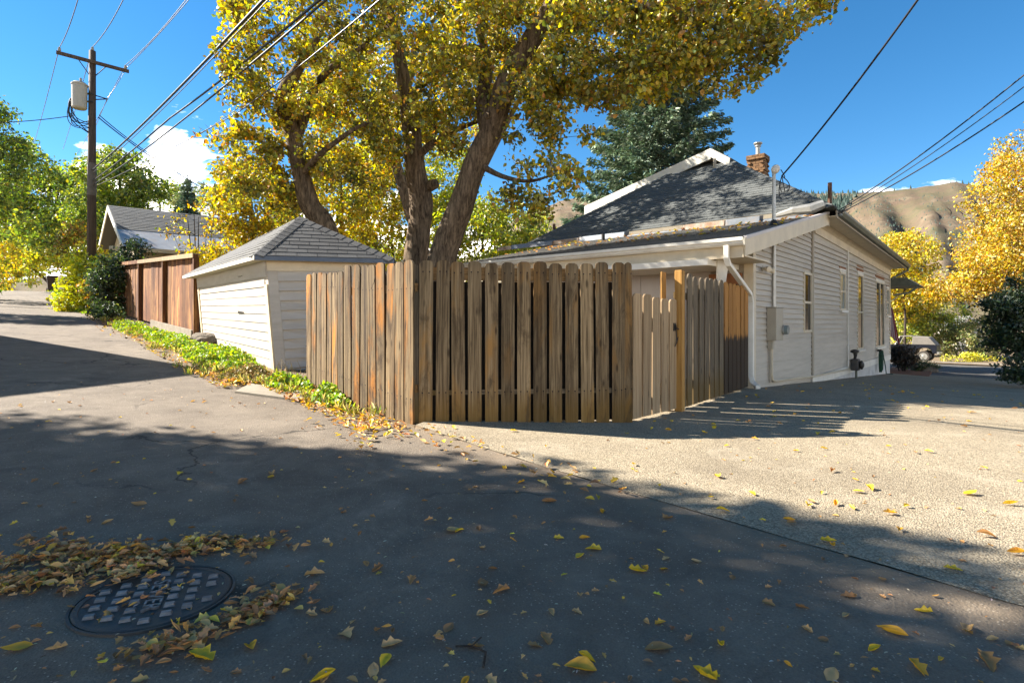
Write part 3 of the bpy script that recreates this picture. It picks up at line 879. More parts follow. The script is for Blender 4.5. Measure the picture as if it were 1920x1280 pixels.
    en = W(px(478, 479, 9.50)); ef = W(px(344, 517, 13.85)); er = W(px(739, 486, 10.25)); eb = ef + (er - en)
    apex = W(px(563, 408, 10.75)); rend = W(px(464, 457, 13.0))
    mb = MB(); mb.poly([tuple(p) for p in (en, er, eb, ef, apex, rend)], [(0, 1, 4), (1, 2, 5, 4), (2, 3, 5), (3, 0, 4, 5), (3, 2, 1, 0)])
    roof = mb.build('roof', M['shingle'], root)
    def shingles(p0, p1, q0, q1, ncourse, tabw, mat, out):
        """tabs over a roof face between eave p0-p1 and top q0-q1 (q0 may equal q1)"""
        e = (p1 - p0).normalized()
        nn = ((p1 - p0).cross(((q0 + q1) / 2) - p0)).normalized()
        if nn.z < 0: nn = -nn
        for i in range(ncourse):
            t0, t1 = i / ncourse, min(1.0, (i + 1.35) / ncourse)
            a0, b0 = lerp(p0, q0, t0), lerp(p1, q1, t0)
            a1, b1 = lerp(p0, q0, t1), lerp(p1, q1, t1)
            ln = (b0 - a0).length
            if ln < 0.05: continue
            off = (i % 3) * tabw / 3 + random.uniform(-0.03, 0.03)
            ks = [0.0] + [x for x in np.arange(off + 0.02, ln - 0.05, tabw) if x > 0.06] + [ln]
            for k0, k1 in zip(ks[:-1], ks[1:]):
                f0, f1 = k0 / ln, (k1 - 0.010) / ln
                dz = random.uniform(0, 0.003); thk = 0.012 + dz
                lo = [lerp(a0, b0, f0), lerp(a0, b0, f1)]
                # straight up the slope, kept inside the hip edges
                up = ((a1 + b1) / 2 - (a0 + b0) / 2); up -= e * up.dot(e)
                hi = []
                for pnt in lo:
                    h = pnt + up
                    s0, s1 = (a1 - p0).dot(e), (b1 - p0).dot(e)
                    s = min(max((h - p0).dot(e), s0), s1)
                    hi.append(h + e * (s - (h - p0).dot(e)))
                if (hi[1] - hi[0]).length < 0.01 and (lo[1] - lo[0]).length < 0.03: continue
                mb = MB()
                mb.hexa([tuple(lo[0] - nn * 0.002), tuple(lo[1] - nn * 0.002), tuple(hi[1] - nn * 0.002), tuple(hi[0] - nn * 0.002),
                         tuple(lo[0] + nn * thk), tuple(lo[1] + nn * thk), tuple(hi[1] + nn * 0.003), tuple(hi[0] + nn * 0.003)])
                mb.build('shingle', mat, roof)
    shingles(en, er, apex, apex, 11, 0.33, M['shingle'], None)
    shingles(ef, en, rend, apex, 10, 0.40, M['shingle_pale'], None)  # paler shingle on the alley slope than on the end slope
    def caps(a, b, n, w, mat, n_a, n_b):
        d = (b - a) / n
        for i in range(n):
            p, q = a + d * i, a + d * (i + 1.25 if i < n - 1 else i + 1)
            mb = MB()
            mid0, mid1 = p + Vector((0, 0, 0.028)), q + Vector((0, 0, 0.018))
            pts = []
            for m, w_ in ((mid0, w), (mid1, w)):
                pts += [m + n_a * w_, m, m + n_b * w_]
            low = [x - Vector((0, 0, 0.022)) for x in pts]
            mb.poly([tuple(x) for x in pts + low], [(0, 1, 4, 3), (1, 2, 5, 4), (9, 10, 7, 6), (10, 11, 8, 7), (0, 6, 7, 1), (1, 7, 8, 2), (3, 4, 10, 9), (4, 5, 11, 10), (0, 3, 9, 6), (2, 8, 11, 5)])
            mb.build('hip_cap', mat, roof)
    # cap wings lie down each neighbouring roof face
    def wing(edge0, edge1, third):
        e = (edge1 - edge0).normalized(); w = third - edge0
        return (w - e * w.dot(e)).normalized()
    caps(en, apex, 12, 0.15, M['shingle'], wing(en, apex, er), wing(en, apex, ef))
    caps(er, apex, 12, 0.15, M['shingle'], wing(er, apex, en), wing(er, apex, eb))
    caps(apex, rend, 9, 0.14, M['shingle_pale'], wing(apex, rend, en), wing(apex, rend, er))
    # drip edge and gutter-like fascia
    dn = Vector((0, 0, -1))
    for a, b, mat, h in ((en, er, M['drip'], 0.075), (ef, en, M['white'], 0.07)):
        e = (b - a).normalized(); o2 = e.cross(Vector((0, 0, 1))); o2 = o2 if o2.dot(a - (en + eb) / 2) > 0 else -o2
        mb = MB(); mb.hexa([tuple(a + dn * h), tuple(b + dn * h), tuple(b + dn * h + o2 * 0.02), tuple(a + dn * h + o2 * 0.02), tuple(a + dn * 0.004), tuple(b + dn * 0.004), tuple(b + dn * 0.004 + o2 * 0.02), tuple(a + dn * 0.004 + o2 * 0.02)])
        mb.build('fascia', mat, roof)
    c0 = (en + er + eb + ef) / 4
    ins4 = [lerp(p, c0, 0.02) + Vector((0, 0, -0.05)) for p in (en, er, eb, ef)]
    mb = MB(); mb.slab([tuple(p) for p in ins4], 0.02)
    mb.build('soffit', M['shed_siding'], roof)
make_shed()

# ------------------------------------------------------------------ the house
P0 = Vector((4.31, 10.30, 0)); UA = Vector((0.650, 0.7597, 0)).normalized(); VA = Vector((-UA.y, UA.x, 0))
HROT = math.atan2(UA.y, UA.x)
def hw(x, y, v=0.0):        # photograph position -> (u, z) on the plane v = const of the house
    kx = (x - 960) / F
    # P0 + u U + v V has X = kx Y
    X0, Y0 = P0.x + v * VA.x, P0.y + v * VA.y
    u = (kx * Y0 - X0) / (UA.x - kx * UA.y)
    Y = Y0 + u * UA.y
    return u, CAMZ - (y - HOR) / F * Y
def hrear(x, y, u=0.0):     # -> (v, z) on the plane u = const
    kx = (x - 960) / F
    X0, Y0 = P0.x + u * UA.x, P0.y + u * UA.y
    v = (kx * Y0 - X0) / (VA.x - kx * VA.y)
    Y = Y0 + v * VA.y
    return v, CAMZ - (y - HOR) / F * Y

house = thing('house', 'beige clapboard house with a dark hip roof, low rear addition and cream trim', 'house', tuple(P0), HROT)
ADD_U = 4.15                 # where the addition meets the older house
UE = 16.45                   # front corner
VW = 8.0                     # width
LEAN = 0.2143
def lean_z(u): return 2.52 + LEAN * (u + 1.31)
def eave_z(u): return np.interp(u, [4.0, 16.9], [3.74, 3.44])

# cores
mb = MB(); mb.prism([(0.0, -0.6), (ADD_U, -0.6), (ADD_U, lean_z(ADD_U) - 0.14), (0.0, lean_z(0) - 0.14)], 0.0, 6.0)
wall_add = mb.build('wall', M['siding'], house)
mb = MB(); mb.prism([(ADD_U, -0.15), (UE, -0.15), (UE, 3.35), (ADD_U, 3.55)], 0.004, VW)
wall_main = mb.build('wall', M['siding'], house)
mb = MB(); mb.prism([(ADD_U + 0.004, -1.4), (UE - 0.002, -1.4), (UE - 0.002, -0.153), (ADD_U + 0.004, -0.153)], -0.02, VW)
mb.build('foundation', M['foundation'], house)
mb = MB(); mb.box(ADD_U, UE + 0.01, -0.05, -0.022, -0.30, -0.10)
mb.build('water_table_board', M['white'], house)

def lap_boards(u0, u1, z0, ztop, exp, holes, wall, tilt=0.036):
    z = z0
    i = 0
    while True:
        zt = z + exp
        segs = [(u0, u1)]
        for a, b, c, d in holes:
            if zt > c + 0.01 and z < d - 0.01:
                ns = []
                for s0, s1 in segs:
                    if b <= s0 or a >= s1: ns.append((s0, s1)); continue
                    if a > s0: ns.append((s0, a))
                    if b < s1: ns.append((b, s1))
                segs = ns
        any_ = False
        for s0, s1 in segs:
            # a sloping eave cuts the upper boards
            if ztop(s0) < zt and ztop(s1) < zt: continue
            if ztop(s0) < zt:
                aa = np.linspace(s0, s1, 60); ok = [x for x in aa if ztop(x) >= zt]; s0 = ok[0]
            if ztop(s1) < zt:
                aa = np.linspace(s0, s1, 60); ok = [x for x in aa if ztop(x) >= zt]; s1 = ok[-1]
            if s1 - s0 < 0.05: continue
            any_ = True
            th = tilt + random.uniform(-0.002, 0.002)
            mb = MB(); L = s1 - s0
            mb.hexa([(0, -th, 0), (L, -th, 0), (L, 0.002, 0), (0, 0.002, 0), (0, -0.004, exp + 0.004), (L, -0.004, exp + 0.004), (L, 0.002, exp + 0.004), (0, 0.002, exp + 0.004)])
            o = mb.build('siding_board', M['siding'], wall)
            o.location = (s0, 0 if wall is wall_add else 0.004, z)
            o.rotation_euler = (0, random.uniform(-0.0008, 0.0008), 0)
        i += 1
        z = zt
        if i > 60 or not any_: break

# window openings read off the wall plane
def opening(x0, x1, y0, y1):
    xm = (x0 + x1) / 2
    return hw(x0, 600)[0], hw(x1, 600)[0], hw(xm, y1)[1], hw(xm, y0)[1]
W1 = opening(1504.5, 1519.3, 511, 623)
W2 = opening(1573.2, 1583.2, 511, 582)
W3 = opening(1606, 1616.6, 515, 655)
W4 = opening(1641, 1656.2, 529, 650)
W5 = opening(1661, 1665.6, 542, 592)
lap_boards(0.13, ADD_U - 0.02, -0.10, lambda u: lean_z(u) - 0.30, 0.104, [W1], wall_add)
lap_boards(ADD_U + 0.06, UE - 0.12, -0.09, lambda u: eave_z(u) - 0.44, 0.122, [W2, W3, W4, W5], wall_main, 0.044)

def window(h, glass, frame, mull=False, sill=True, header=False, par=None):
    a, b, c, d = h
    f = 0.055
    v0 = 0.0 if par is wall_add else 0.004
    root = MB()
    root.box(a, b, v0 - 0.045, v0, c, c + f); root.box(a, b, v0 - 0.045, v0, d - f, d)
    root.box(a, a + f, v0 - 0.045, v0, c + f, d - f); root.box(b - f, b, v0 - 0.045, v0, c + f, d - f)
    o = root.build('window', frame, house)
    mb = MB(); mb.box(a + f, b - f, v0 - 0.012, v0 - 0.004, c + f, d - f); mb.build('pane', glass, o)
    if mull:
        mb = MB(); m = (a + b) / 2; mb.box(m - 0.05, m + 0.05, v0 - 0.04, v0 - 0.013, c + f, d - f); mb.build('mullion', frame, o)
    else:
        mb = MB(); m = (c + d) / 2; mb.box(a + f, b - f, v0 - 0.034, v0 - 0.013, m - 0.025, m + 0.025); mb.build('meeting_rail', frame, o)
    if sill:
        mb = MB(); mb.box(a - 0.06, b + 0.06, v0 - 0.10, v0 - 0.002, c - 0.06, c - 0.002); mb.build('sill', M['white'], o)
    if header:
        mb = MB(); mb.box(a - 0.02, b + 0.04, v0 - 0.04, v0 - 0.002, d + 0.002, d + 0.10); mb.build('head_casing', M['white'], o)
        mb = MB(); mb.box(a - 0.06, b + 0.06, v0 - 0.032, v0 - 0.002, d + 0.103, d + 0.27 if header > 1 else d + 0.16); mb.build('header', M['header_red'], o)
    return o
window(W1, M['glass'], M['trim'], par=wall_add, sill=False)
window(W2, M['glass_pale'], M['trim'], header=1)
window(W3, M['glass'], M['trim'], header=2)
window(W4, M['glass'], M['trim'], mull=True, header=2)
window(W5, M['glass_pale'], M['trim'], header=1)

# trims on the side wall
mb = MB(); mb.box(-0.02, 0.115, -0.035, 0.0, -0.5, lean_z(0) - 0.3); mb.box(-0.035, -0.0, -0.035, 0.13, -0.5, lean_z(0) - 0.3)
mb.build('corner_board', M['trim'], house)
mb = MB(); mb.box(UE - 0.11, UE + 0.03, -0.04, 0.002, -0.15, 3.1); mb.box(UE + 0.002, UE + 0.032, 0.004, 0.15, -0.15, 3.1)
mb.build('corner_board', M['trim'], house)
mb = MB(); a, b = ADD_U + 0.3, UE + 0.03
mb.hexa([(a, -0.034, eave_z(a) - 0.43), (b, -0.034, eave_z(b) - 0.43), (b, -0.001, eave_z(b) - 0.43), (a, -0.001, eave_z(a) - 0.43), (a, -0.034, eave_z(a) - 0.13), (b, -0.034, eave_z(b) - 0.13), (b, -0.001, eave_z(b) - 0.13), (a, -0.001, eave_z(a) - 0.13)])
mb.build('frieze_board', M['trim'], house)
mb = MB(); mb.hexa([(a, -0.08, eave_z(a) - 0.19), (b, -0.08, eave_z(b) - 0.19), (b, -0.035, eave_z(b) - 0.24), (a, -0.035, eave_z(a) - 0.24), (a, -0.13, eave_z(a) - 0.13), (b, -0.13, eave_z(b) - 0.13), (b, -0.035, eave_z(b) - 0.13), (a, -0.035, eave_z(a) - 0.13)])
mb.build('crown_moulding', M['trim'], house)

# main eave along the driveway: soffit, fascia, gutter
ue0, ue1 = 4.25, UE + 0.42
VO = -0.52
mb = MB(); mb.hexa([(ue0, VO, eave_z(ue0) - 0.125), (ue1, VO, eave_z(ue1) - 0.125), (ue1, 0.1, eave_z(ue1) - 0.125), (ue0, 0.1, eave_z(ue0) - 0.125), (ue0, VO, eave_z(ue0) - 0.105), (ue1, VO, eave_z(ue1) - 0.105), (ue1, 0.1, eave_z(ue1) - 0.105), (ue0, 0.1, eave_z(ue0) - 0.105)])
mb.build('soffit', M['trim'], house)
def gutter(par, u0, u1, v, zf, mat, w=0.12, h=0.11, name='gutter'):
    mb = MB()
    prof = [(0, 0), (0, -h), (-w * 0.65, -h), (-w, -h * 0.45), (-w, 0.0), (-w - 0.008, 0.006), (-w - 0.008, -h * 0.45), (-w * 0.68, -h - 0.008), (0.004, -h - 0.008), (0.004, 0)]
    pts = [(u0, v + a, zf(u0) + b) for a, b in prof] + [(u1, v + a, zf(u1) + b) for a, b in prof]
    n = len(prof)
    f = [tuple(range(n)), tuple(range(2 * n - 1, n - 1, -1))] + [(i, i + n, (i + 1) % n + n, (i + 1) % n) for i in range(n)]
    mb.poly(pts, f)
    return mb.build(name, mat, par)
gutter(house, ue0 + 0.1, ue1 + 0.02, VO - 0.012, lambda u: float(eave_z(u)) + 0.0, M['gutter_green'])
mb = MB(); mb.hexa([(ue0, VO - 0.01, eave_z(ue0) - 0.16), (ue1, VO - 0.01, eave_z(ue1) - 0.16), (ue1, VO + 0.015, eave_z(ue1) - 0.16), (ue0, VO + 0.015, eave_z(ue0) - 0.16), (ue0, VO - 0.01, eave_z(ue0) + 0.01), (ue1, VO - 0.01, eave_z(ue1) + 0.01), (ue1, VO + 0.015, eave_z(ue1) + 0.01), (ue0, VO + 0.015, eave_z(ue0) + 0.01)])
mb.build('fascia', M['box_grey'], house)
mb = MB(); z1 = float(eave_z(ue1)) - 0.1
mb.tube([(ue1 - 0.15, VO - 0.07, z1), (ue1 - 0.15, VO - 0.06, z1 - 0.12), (UE + 0.1, -0.08, z1 - 0.42), (UE + 0.07, -0.09, z1 - 0.5)], 0.04, 8)
mb.build('downspout', M['gutter_green'], house, smooth=True)

# main roof
VR = 3.9; RZ = 6.80; UR = 8.2
mz = lambda u: float(eave_z(u)) + 0.03
A_ = Vector((3.85, VO, 3.775)); B_ = Vector((3.85, 8.35, 3.70)); AP = Vector((UR, VR, RZ)); E_ = Vector((ue1, VO, mz(ue1))); FR = Vector((13.0, VR, RZ))
G_ = Vector((ue1, 8.35, mz(ue1)))
mb = MB(); mb.poly([tuple(p) for p in (A_, B_, AP, E_, FR, G_)], [(1, 0, 2), (0, 3, 4, 2), (3, 5, 4), (5, 1, 2, 4), (0, 1, 5, 3)])
roof = mb.build('roof', M['shingle_green'], house)
def course_strips(p0, p1, q0, q1, n, tab, mat, par, name='shingle_course', thk=0.013):
    e = (p1 - p0).normalized(); nn = (p1 - p0).cross((q0 + q1) / 2 - p0).normalized()
    if nn.z < 0: nn = -nn
    for i in range(n):
        t0, t1 = i / n, min(1, (i + 1.2) / n)
        a0, b0, a1, b1 = lerp(p0, q0, t0), lerp(p1, q1, t0), lerp(p0, q0, t1), lerp(p1, q1, t1)
        ln = (b0 - a0).length
        if ln < 0.2: continue
        mb = MB()
        off = random.uniform(0, tab)
        ks = [0.0] + [x for x in np.arange(off + 0.02, ln - 0.04, tab)] + [ln]
        up = (a1 + b1) / 2 - (a0 + b0) / 2; up -= e * up.dot(e)
        s0, s1 = (a1 - p0).dot(e), (b1 - p0).dot(e)
        for k0, k1 in zip(ks[:-1], ks[1:]):
            lo = [a0 + (b0 - a0) * (k0 / ln), a0 + (b0 - a0) * ((k1 - 0.006) / ln)]
            hi = []
            for p in lo:
                h = p + up; s = (h - p0).dot(e)
                hi.append(h + e * (min(max(s, s0), s1) - s))
            th = thk + random.uniform(0, 0.006)
            mb.hexa([tuple(lo[0] - nn * 0.002), tuple(lo[1] - nn * 0.002), tuple(hi[1] - nn * 0.002), tuple(hi[0] - nn * 0.002), tuple(lo[0] + nn * th), tuple(lo[1] + nn * th), tuple(hi[1] + nn * 0.004), tuple(hi[0] + nn * 0.004)])
        mb.build(name, mat, par)
course_strips(A_, B_, AP, AP, 36, 0.33, M['shingle_green'], roof)
course_strips(A_ + Vector((0, 0, 0)), E_, AP, FR, 20, 0.33, M['shingle_green'], roof)
def ridge_caps(a, b, n, w1, w2, mat, par, name='hip_cap'):
    d = (b - a) / n
    for i in range(n):
        p, q = a + d * i, a + d * (i + 1.2)
        mb = MB(); up0, up1 = Vector((0, 0, 0.045)), Vector((0, 0, 0.03))
        pts = [p + up0 + w1, p + up0, p + up0 + w2, q + up1 + w1, q + up1, q + up1 + w2]
        low = [x - Vector((0, 0, 0.03)) for x in pts]
        mb.poly([tuple(x) for x in pts + low], [(0, 1, 4, 3), (1, 2, 5, 4), (9, 10, 7, 6), (10, 11, 8, 7), (0, 6, 7, 1), (1, 7, 8, 2), (3, 4, 10, 9), (4, 5, 11, 10), (0, 3, 9, 6), (2, 8, 11, 5)])
        mb.build(name, mat, par)
def wing(e0, e1, third, w):
    e = (e1 - e0).normalized(); t = third - e0
    return (t - e * t.dot(e)).normalized() * w
ridge_caps(A_, AP, 26, wing(A_, AP, B_, 0.15), wing(A_, AP, E_, 0.15), M['shingle_green'], roof)
ridge_caps(B_, AP, 26, wing(B_, AP, A_, 0.15), wing(B_, AP, G_, 0.15), M['shingle_green'], roof)
ridge_caps(AP, FR, 14, wing(AP, FR, A_, 0.15), wing(AP, FR, B_, 0.15), M['shingle_green'], roof)

# gablet with white bargeboards at the top of the hip, its long shallow slope to the far side
ug = 7.15
gp = hrear(1333, 281, ug); gl = hrear(1097, 389, ug); gr = hrear(1369, 299, ug)
gpk = Vector((ug, gp[0], gp[1])); gle = Vector((ug, gl[0], gl[1])); gre = Vector((ug, gr[0], gr[1]))
mb = MB()
back = Vector((8.0, 0, 0))
mb.slab([tuple(gpk), tuple(gle), tuple(gle + back), tuple(gpk + back)], 0.05)
mb.slab([tuple(gpk), tuple(gpk + back), tuple(gre + back), tuple(gre)], 0.05)
mb.build('gablet_roof', M['shingle_green'], house)
def barge(a, b, w=0.27, t=0.045):
    mb = MB(); dz = Vector((0, 0, -w)); du = Vector((-t, 0, 0)); s = Vector((-0.004, 0, 0.035))
    mb.hexa([tuple(a + dz + s), tuple(b + dz + s), tuple(b + dz + s + du), tuple(a + dz + s + du), tuple(a + s), tuple(b + s), tuple(b + s + du), tuple(a + s + du)])
    mb.build('bargeboard', M['white'], house)
barge(gpk, gle, 0.33); barge(gpk + Vector((-0.003, 0, 0)), gre, 0.27)
mb = MB(); mb.poly([tuple(gpk + Vector((0.35, 0, -0.1))), tuple(gle + Vector((0.35, 0, -0.1))), tuple(gre + Vector((0.35, 0, -0.1))), tuple(gle + Vector((0.35, 0, -2.0))), tuple(gre + Vector((0.35, 0, -1.0)))], [(0, 1, 3, 4, 2)])
mb.build('gablet_wall', M['box_grey'], house)

# the low roof of the addition
VL0, VL1 = -0.30, 6.15
def lz(u, d=0.0): return lean_z(u) + d
p = [Vector((-1.31, VL0, lz(-1.31))), Vector((-1.31, VL1, lz(-1.31))), Vector((4.4, VL1, lz(4.4))), Vector((4.4, VL0, lz(4.4)))]
mb = MB(); mb.slab([tuple(q) for q in (p[0], p[3], p[2], p[1])], 0.10)
aroof = mb.build('addition_roof', M['shingle_green'], house)
course_strips(p[0] + Vector((0, 0.02, 0)), p[1], p[3] + Vector((0, 0.02, 0)), p[2], 40, 0.33, M['shingle_pale'], aroof)
# eave extension of the addition roof beyond the yard, rake board, fascia, gutter
mb = MB(); mb.hexa([(-1.33, VL0 - 0.03, lz(-1.33) - 0.30), (4.42, VL0 - 0.03, lz(4.42) - 0.30), (4.42, VL0 - 0.002, lz(4.42) - 0.30), (-1.33, VL0 - 0.002, lz(-1.33) - 0.30), (-1.33, VL0 - 0.03, lz(-1.33) - 0.005), (4.42, VL0 - 0.03, lz(4.42) - 0.005), (4.42, VL0 - 0.002, lz(4.42) - 0.005), (-1.33, VL0 - 0.002, lz(-1.33) - 0.005)])
bevel(mb.build('rake_board', M['trim'], house), 0.006)
mb = MB(); mb.hexa([(-1.30, VL0 - 0.04, lz(-1.3) - 0.03), (4.42, VL0 - 0.04, lz(4.42) - 0.03), (4.42, VL0 - 0.031, lz(4.42) - 0.03), (-1.30, VL0 - 0.031, lz(-1.3) - 0.03), (-1.30, VL0 - 0.04, lz(-1.3) + 0.02), (4.42, VL0 - 0.04, lz(4.42) + 0.02), (4.42, VL0 + 0.02, lz(4.42) + 0.02), (-1.30, VL0 + 0.02, lz(-1.3) + 0.02)])
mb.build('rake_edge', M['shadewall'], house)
mb = MB(); mb.box(4.40, 4.44, VL0 - 0.033, 0.0, lz(4.4) - 0.32, lz(4.4) - 0.01); mb.build('rake_return', M['trim'], house)
mb = MB(); mb.box(-1.345, -1.312, VL0 - 0.0, VL1, lz(-1.31) - 0.32, lz(-1.31) - 0.005); mb.build('fascia', M['trim'], house)
mb = MB(); mb.box(-1.31, 0.0, VL0 + 0.0, VL1, lz(-1.31) - 0.30, lz(-1.31) - 0.275); mb.build('soffit', M['trim'], house)
def rear_gutter():
    z = lz(-1.31) - 0.01; w, h = 0.12, 0.115
    prof = [(0, 0), (0, -h), (-w * 0.62, -h), (-w * 0.85, -h * 0.72), (-w * 0.85, -h * 0.55), (-w, -h * 0.4), (-w, 0.0), (-w - 0.01, 0.0), (-w - 0.01, -h * 0.45), (-w * 0.88, -h * 0.6), (-w * 0.88, -h * 0.77), (-w * 0.64, -h - 0.008), (0.0, -h - 0.008)]
    n = len(prof); v0, v1 = VL0 - 0.03, VL1
    pts = [(-1.347 + a, v0, z + b) for a, b in prof] + [(-1.347 + a, v1, z + b) for a, b in prof]
    f = [tuple(range(n)), tuple(range(2 * n - 1, n - 1, -1))] + [(i, i + n, (i + 1) % n + n, (i + 1) % n) for i in range(n)]
    mb = MB(); mb.poly(pts, f); mb.build('gutter', M['white'], house)
rear_gutter()
def square_tube(mb, pts, w, d):
    pts = [Vector(p) for p in pts]
    s = Vector((0, 1, 0))
    ring = []
    for i, p in enumerate(pts):
        t = (pts[min(i + 1, len(pts) - 1)] - pts[max(i - 1, 0)]).normalized()
        n_ = t.cross(s).normalized(); s_ = n_.cross(t).normalized()
        ring.append([p + s_ * w + n_ * d, p - s_ * w + n_ * d, p - s_ * w - n_ * d, p + s_ * w - n_ * d])
    for a, b in zip(ring[:-1], ring[1:]):
        mb.hexa([tuple(q) for q in a + b])
mb = MB()
dz = lz(-1.31) - 0.12
square_tube(mb, [(-1.41, -0.06, dz), (-1.41, -0.06, dz - 0.20), (-1.36, -0.07, dz - 0.30), (-0.16, -0.02, 1.66), (-0.10, -0.02, 1.52), (-0.10, -0.02, 0.20), (-0.13, -0.06, 0.10), (-0.22, -0.14, 0.05), (-0.30, -0.20, 0.045)], 0.042, 0.032)
bevel(mb.build('downspout', M['white'], house), 0.006)
# rear wall above the fence: panels, door hood and a brown header
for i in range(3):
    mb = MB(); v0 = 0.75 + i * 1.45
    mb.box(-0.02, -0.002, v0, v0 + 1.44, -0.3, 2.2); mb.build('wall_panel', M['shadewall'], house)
hv1, hz1 = hrear(1346, 497, -1.05); hv0, hz0 = hrear(1186, 510, -1.05)
mb = MB(); hz1 = 2.20
mb.hexa([(-1.5, hv1, hz1 - 0.10), (-0.03, hv1, hz1 - 0.08), (-0.03, hv0 + 0.5, hz1 - 0.08), (-1.5, hv0 + 0.5, hz1 - 0.10), (-1.5, hv1, hz1 - 0.0), (-0.03, hv1, hz1 + 0.01), (-0.03, hv0 + 0.5, hz1 + 0.01), (-1.5, hv0 + 0.5, hz1 - 0.0)])
mb.build('door_hood', M['white'], house)
mb = MB(); mb.hexa([(-1.12, hv1 - 0.03, hz1 - 0.30), (-0.9, hv1 - 0.03, hz1 - 0.7), (-0.9, hv1, hz1 - 0.7), (-1.12, hv1, hz1 - 0.30), (-1.12, hv1 - 0.03, hz1 + 0.05), (-0.6, hv1 - 0.03, hz1 + 0.08), (-0.6, hv1, hz1 + 0.08), (-1.12, hv1, hz1 + 0.05)])
mb.build('hood_bracket', M['white'], house)
mb = MB(); mb.box(-0.10, -0.025, 0.16, 0.75, 1.86, 2.06); mb.build('door_header', M['header_red'], house)
mb = MB(); mb.box(-0.05, -0.022, 0.16, 0.74, -0.2, 1.86); mb.build('door', M['dark_metal'], house)

# flashing pans lying along the top of the low roof
for i, (xa, xb, mt, hgt) in enumerate(((932, 956, 'rusty', 0.12), (957, 1034, 'metal_blue', 0.14), (1036, 1084, 'rusty', 0.13), (1085, 1170, 'metal_blue', 0.15), (1172, 1278, 'metal_blue', 0.05), (1280, 1358, 'rusty', 0.14), (1360, 1424, 'metal_blue', 0.16), (1426, 1512, 'metal_blue', 0.07))):
    uu = 3.05 + 0.04 * (i % 3)
    va, vb = hrear(xb, 450, uu)[0], hrear(xa, 450, uu)[0]
    mb = MB(); z = lz(uu)
    mb.hexa([(uu, va, z), (uu, vb, z), (uu + 0.25, vb, z + 0.04), (uu + 0.25, va, z + 0.04), (uu + 0.03, va, z + hgt), (uu + 0.03, vb, z + hgt), (uu + 0.30, vb, z + hgt + 0.05), (uu + 0.30, va, z + hgt + 0.05)])
    bevel(mb.build('flashing_pan', M[mt], aroof), 0.01)
mb = MB(); mb.hexa([(3.80, VL0 + 0.4, 3.66), (3.80, 8.3, 3.58), (3.9, 8.3, 3.60), (3.9, VL0 + 0.4, 3.68), (3.78, VL0 + 0.4, 3.76), (3.78, 8.3, 3.68), (3.9, 8.3, 3.70), (3.9, VL0 + 0.4, 3.78)])
mb.build('eave_flashing', M['box_grey'], aroof)
# crumpled end of the flashing at the corner
mb = MB(); c = Vector((3.7, -0.1, 3.74))
mb.tube([tuple(c + Vector((0, 0.75, -0.06))), tuple(c + Vector((-0.05, 0.35, 0.0))), tuple(c), tuple(c + Vector((0.1, -0.25, 0.1)))], [0.05, 0.09, 0.13, 0.10], 7)
mb.build('crumpled_flashing', M['grey_metal'], aroof)

# vents and pipes on the roofs
def roof_pipe(xt, yt, yb, u, r, mat, name='vent_pipe', par=house):
    v, zb = hrear(xt, yb, u); _, zt = hrear(xt, yt, u)
    mb = MB(); mb.tube([(u, v, zb - 0.25), (u, v, zt)], r, 10); o = mb.build(name, mat, par, smooth=False)
    mb = MB(); mb.lathe([(r * 2.4, -0.06), (r * 2.2, 0.0), (r * 1.15, 0.09)], 10, (u, v, zb)); mb.build('vent_boot', M['metal_blue'], par)
roof_pipe(1356, 344, 379, 5.9, 0.055, M['dark_metal'])
roof_pipe(1340, 298, 322, 6.85, 0.045, M['box_grey'])
roof_pipe(1131, 439, 462, 2.3, 0.045, M['dark_metal'])
roof_pipe(1039, 420, 436, 5.2, 0.05, M['brown_pipe'])
mb = MB(); mb.tube([(7.5, 0.4, 3.9), (7.5, 0.4, CAMZ + (HOR - 357) / F * 16.5)], 0.055, 10)
o = mb.build('vent_pipe', M['brown_pipe'], house)
u_, z_ = hw(1556, 357, 0.15); o.location = (u_ - 7.5, -0.25, 0)

# chimney with separate bricks
def chimney():
    cu, cv = 9.5, 2.86
    Wd = 0.50
    _, zt = hrear(1422, 293, cu); zb = 5.7
    mb = MB(); mb.box(cu - Wd / 2 + 0.012, cu + Wd / 2 - 0.012, cv - Wd / 2 + 0.012, cv + Wd / 2 - 0.012, zb, zt - 0.02)
    ch = mb.build('chimney', M['mortar'], house)
    me = MB().box(-0.117, 0.117, -0.05, 0.05, 0, 0.066).mesh('brick'); me.materials.append(M['brick'])
    z = zb; i = 0
    while z < zt - 0.06:
        top = z > zt - 0.18
        w = Wd / 2 + (0.045 if top else 0.0)
        band = abs(z - (zt - 0.52)) < 0.04
        if band: w += 0.025
        for sgn, ax in ((-1, 'u'), (1, 'u'), (-1, 'v'), (1, 'v')):
            k = (-0.125, 0.125) if (i % 2 == 0) == (ax == 'u') else (-0.2, 0.0, 0.2)
            for t in k:
                o = new_obj('brick', me, None, ch)
                d = w - 0.048
                o.scale = (1.0 if len(k) == 2 else 0.8, 1, 1)
                if ax == 'u': o.location = (cu + sgn * d, cv + t, z); o.rotation_euler = (0, 0, math.pi / 2)
                else: o.location = (cu + t, cv + sgn * d, z)
        z += 0.077; i += 1
    mb = MB(); mb.lathe([(0.07, 0), (0.07, 0.34), (0.10, 0.35), (0.10, 0.385), (0.085, 0.39), (0.14, 0.45), (0.14, 0.48), (0.02, 0.50)], 14, (cu, cv, zt - 0.03))
    mb.build('flue_cap', M['grey_metal'], ch)
chimney()

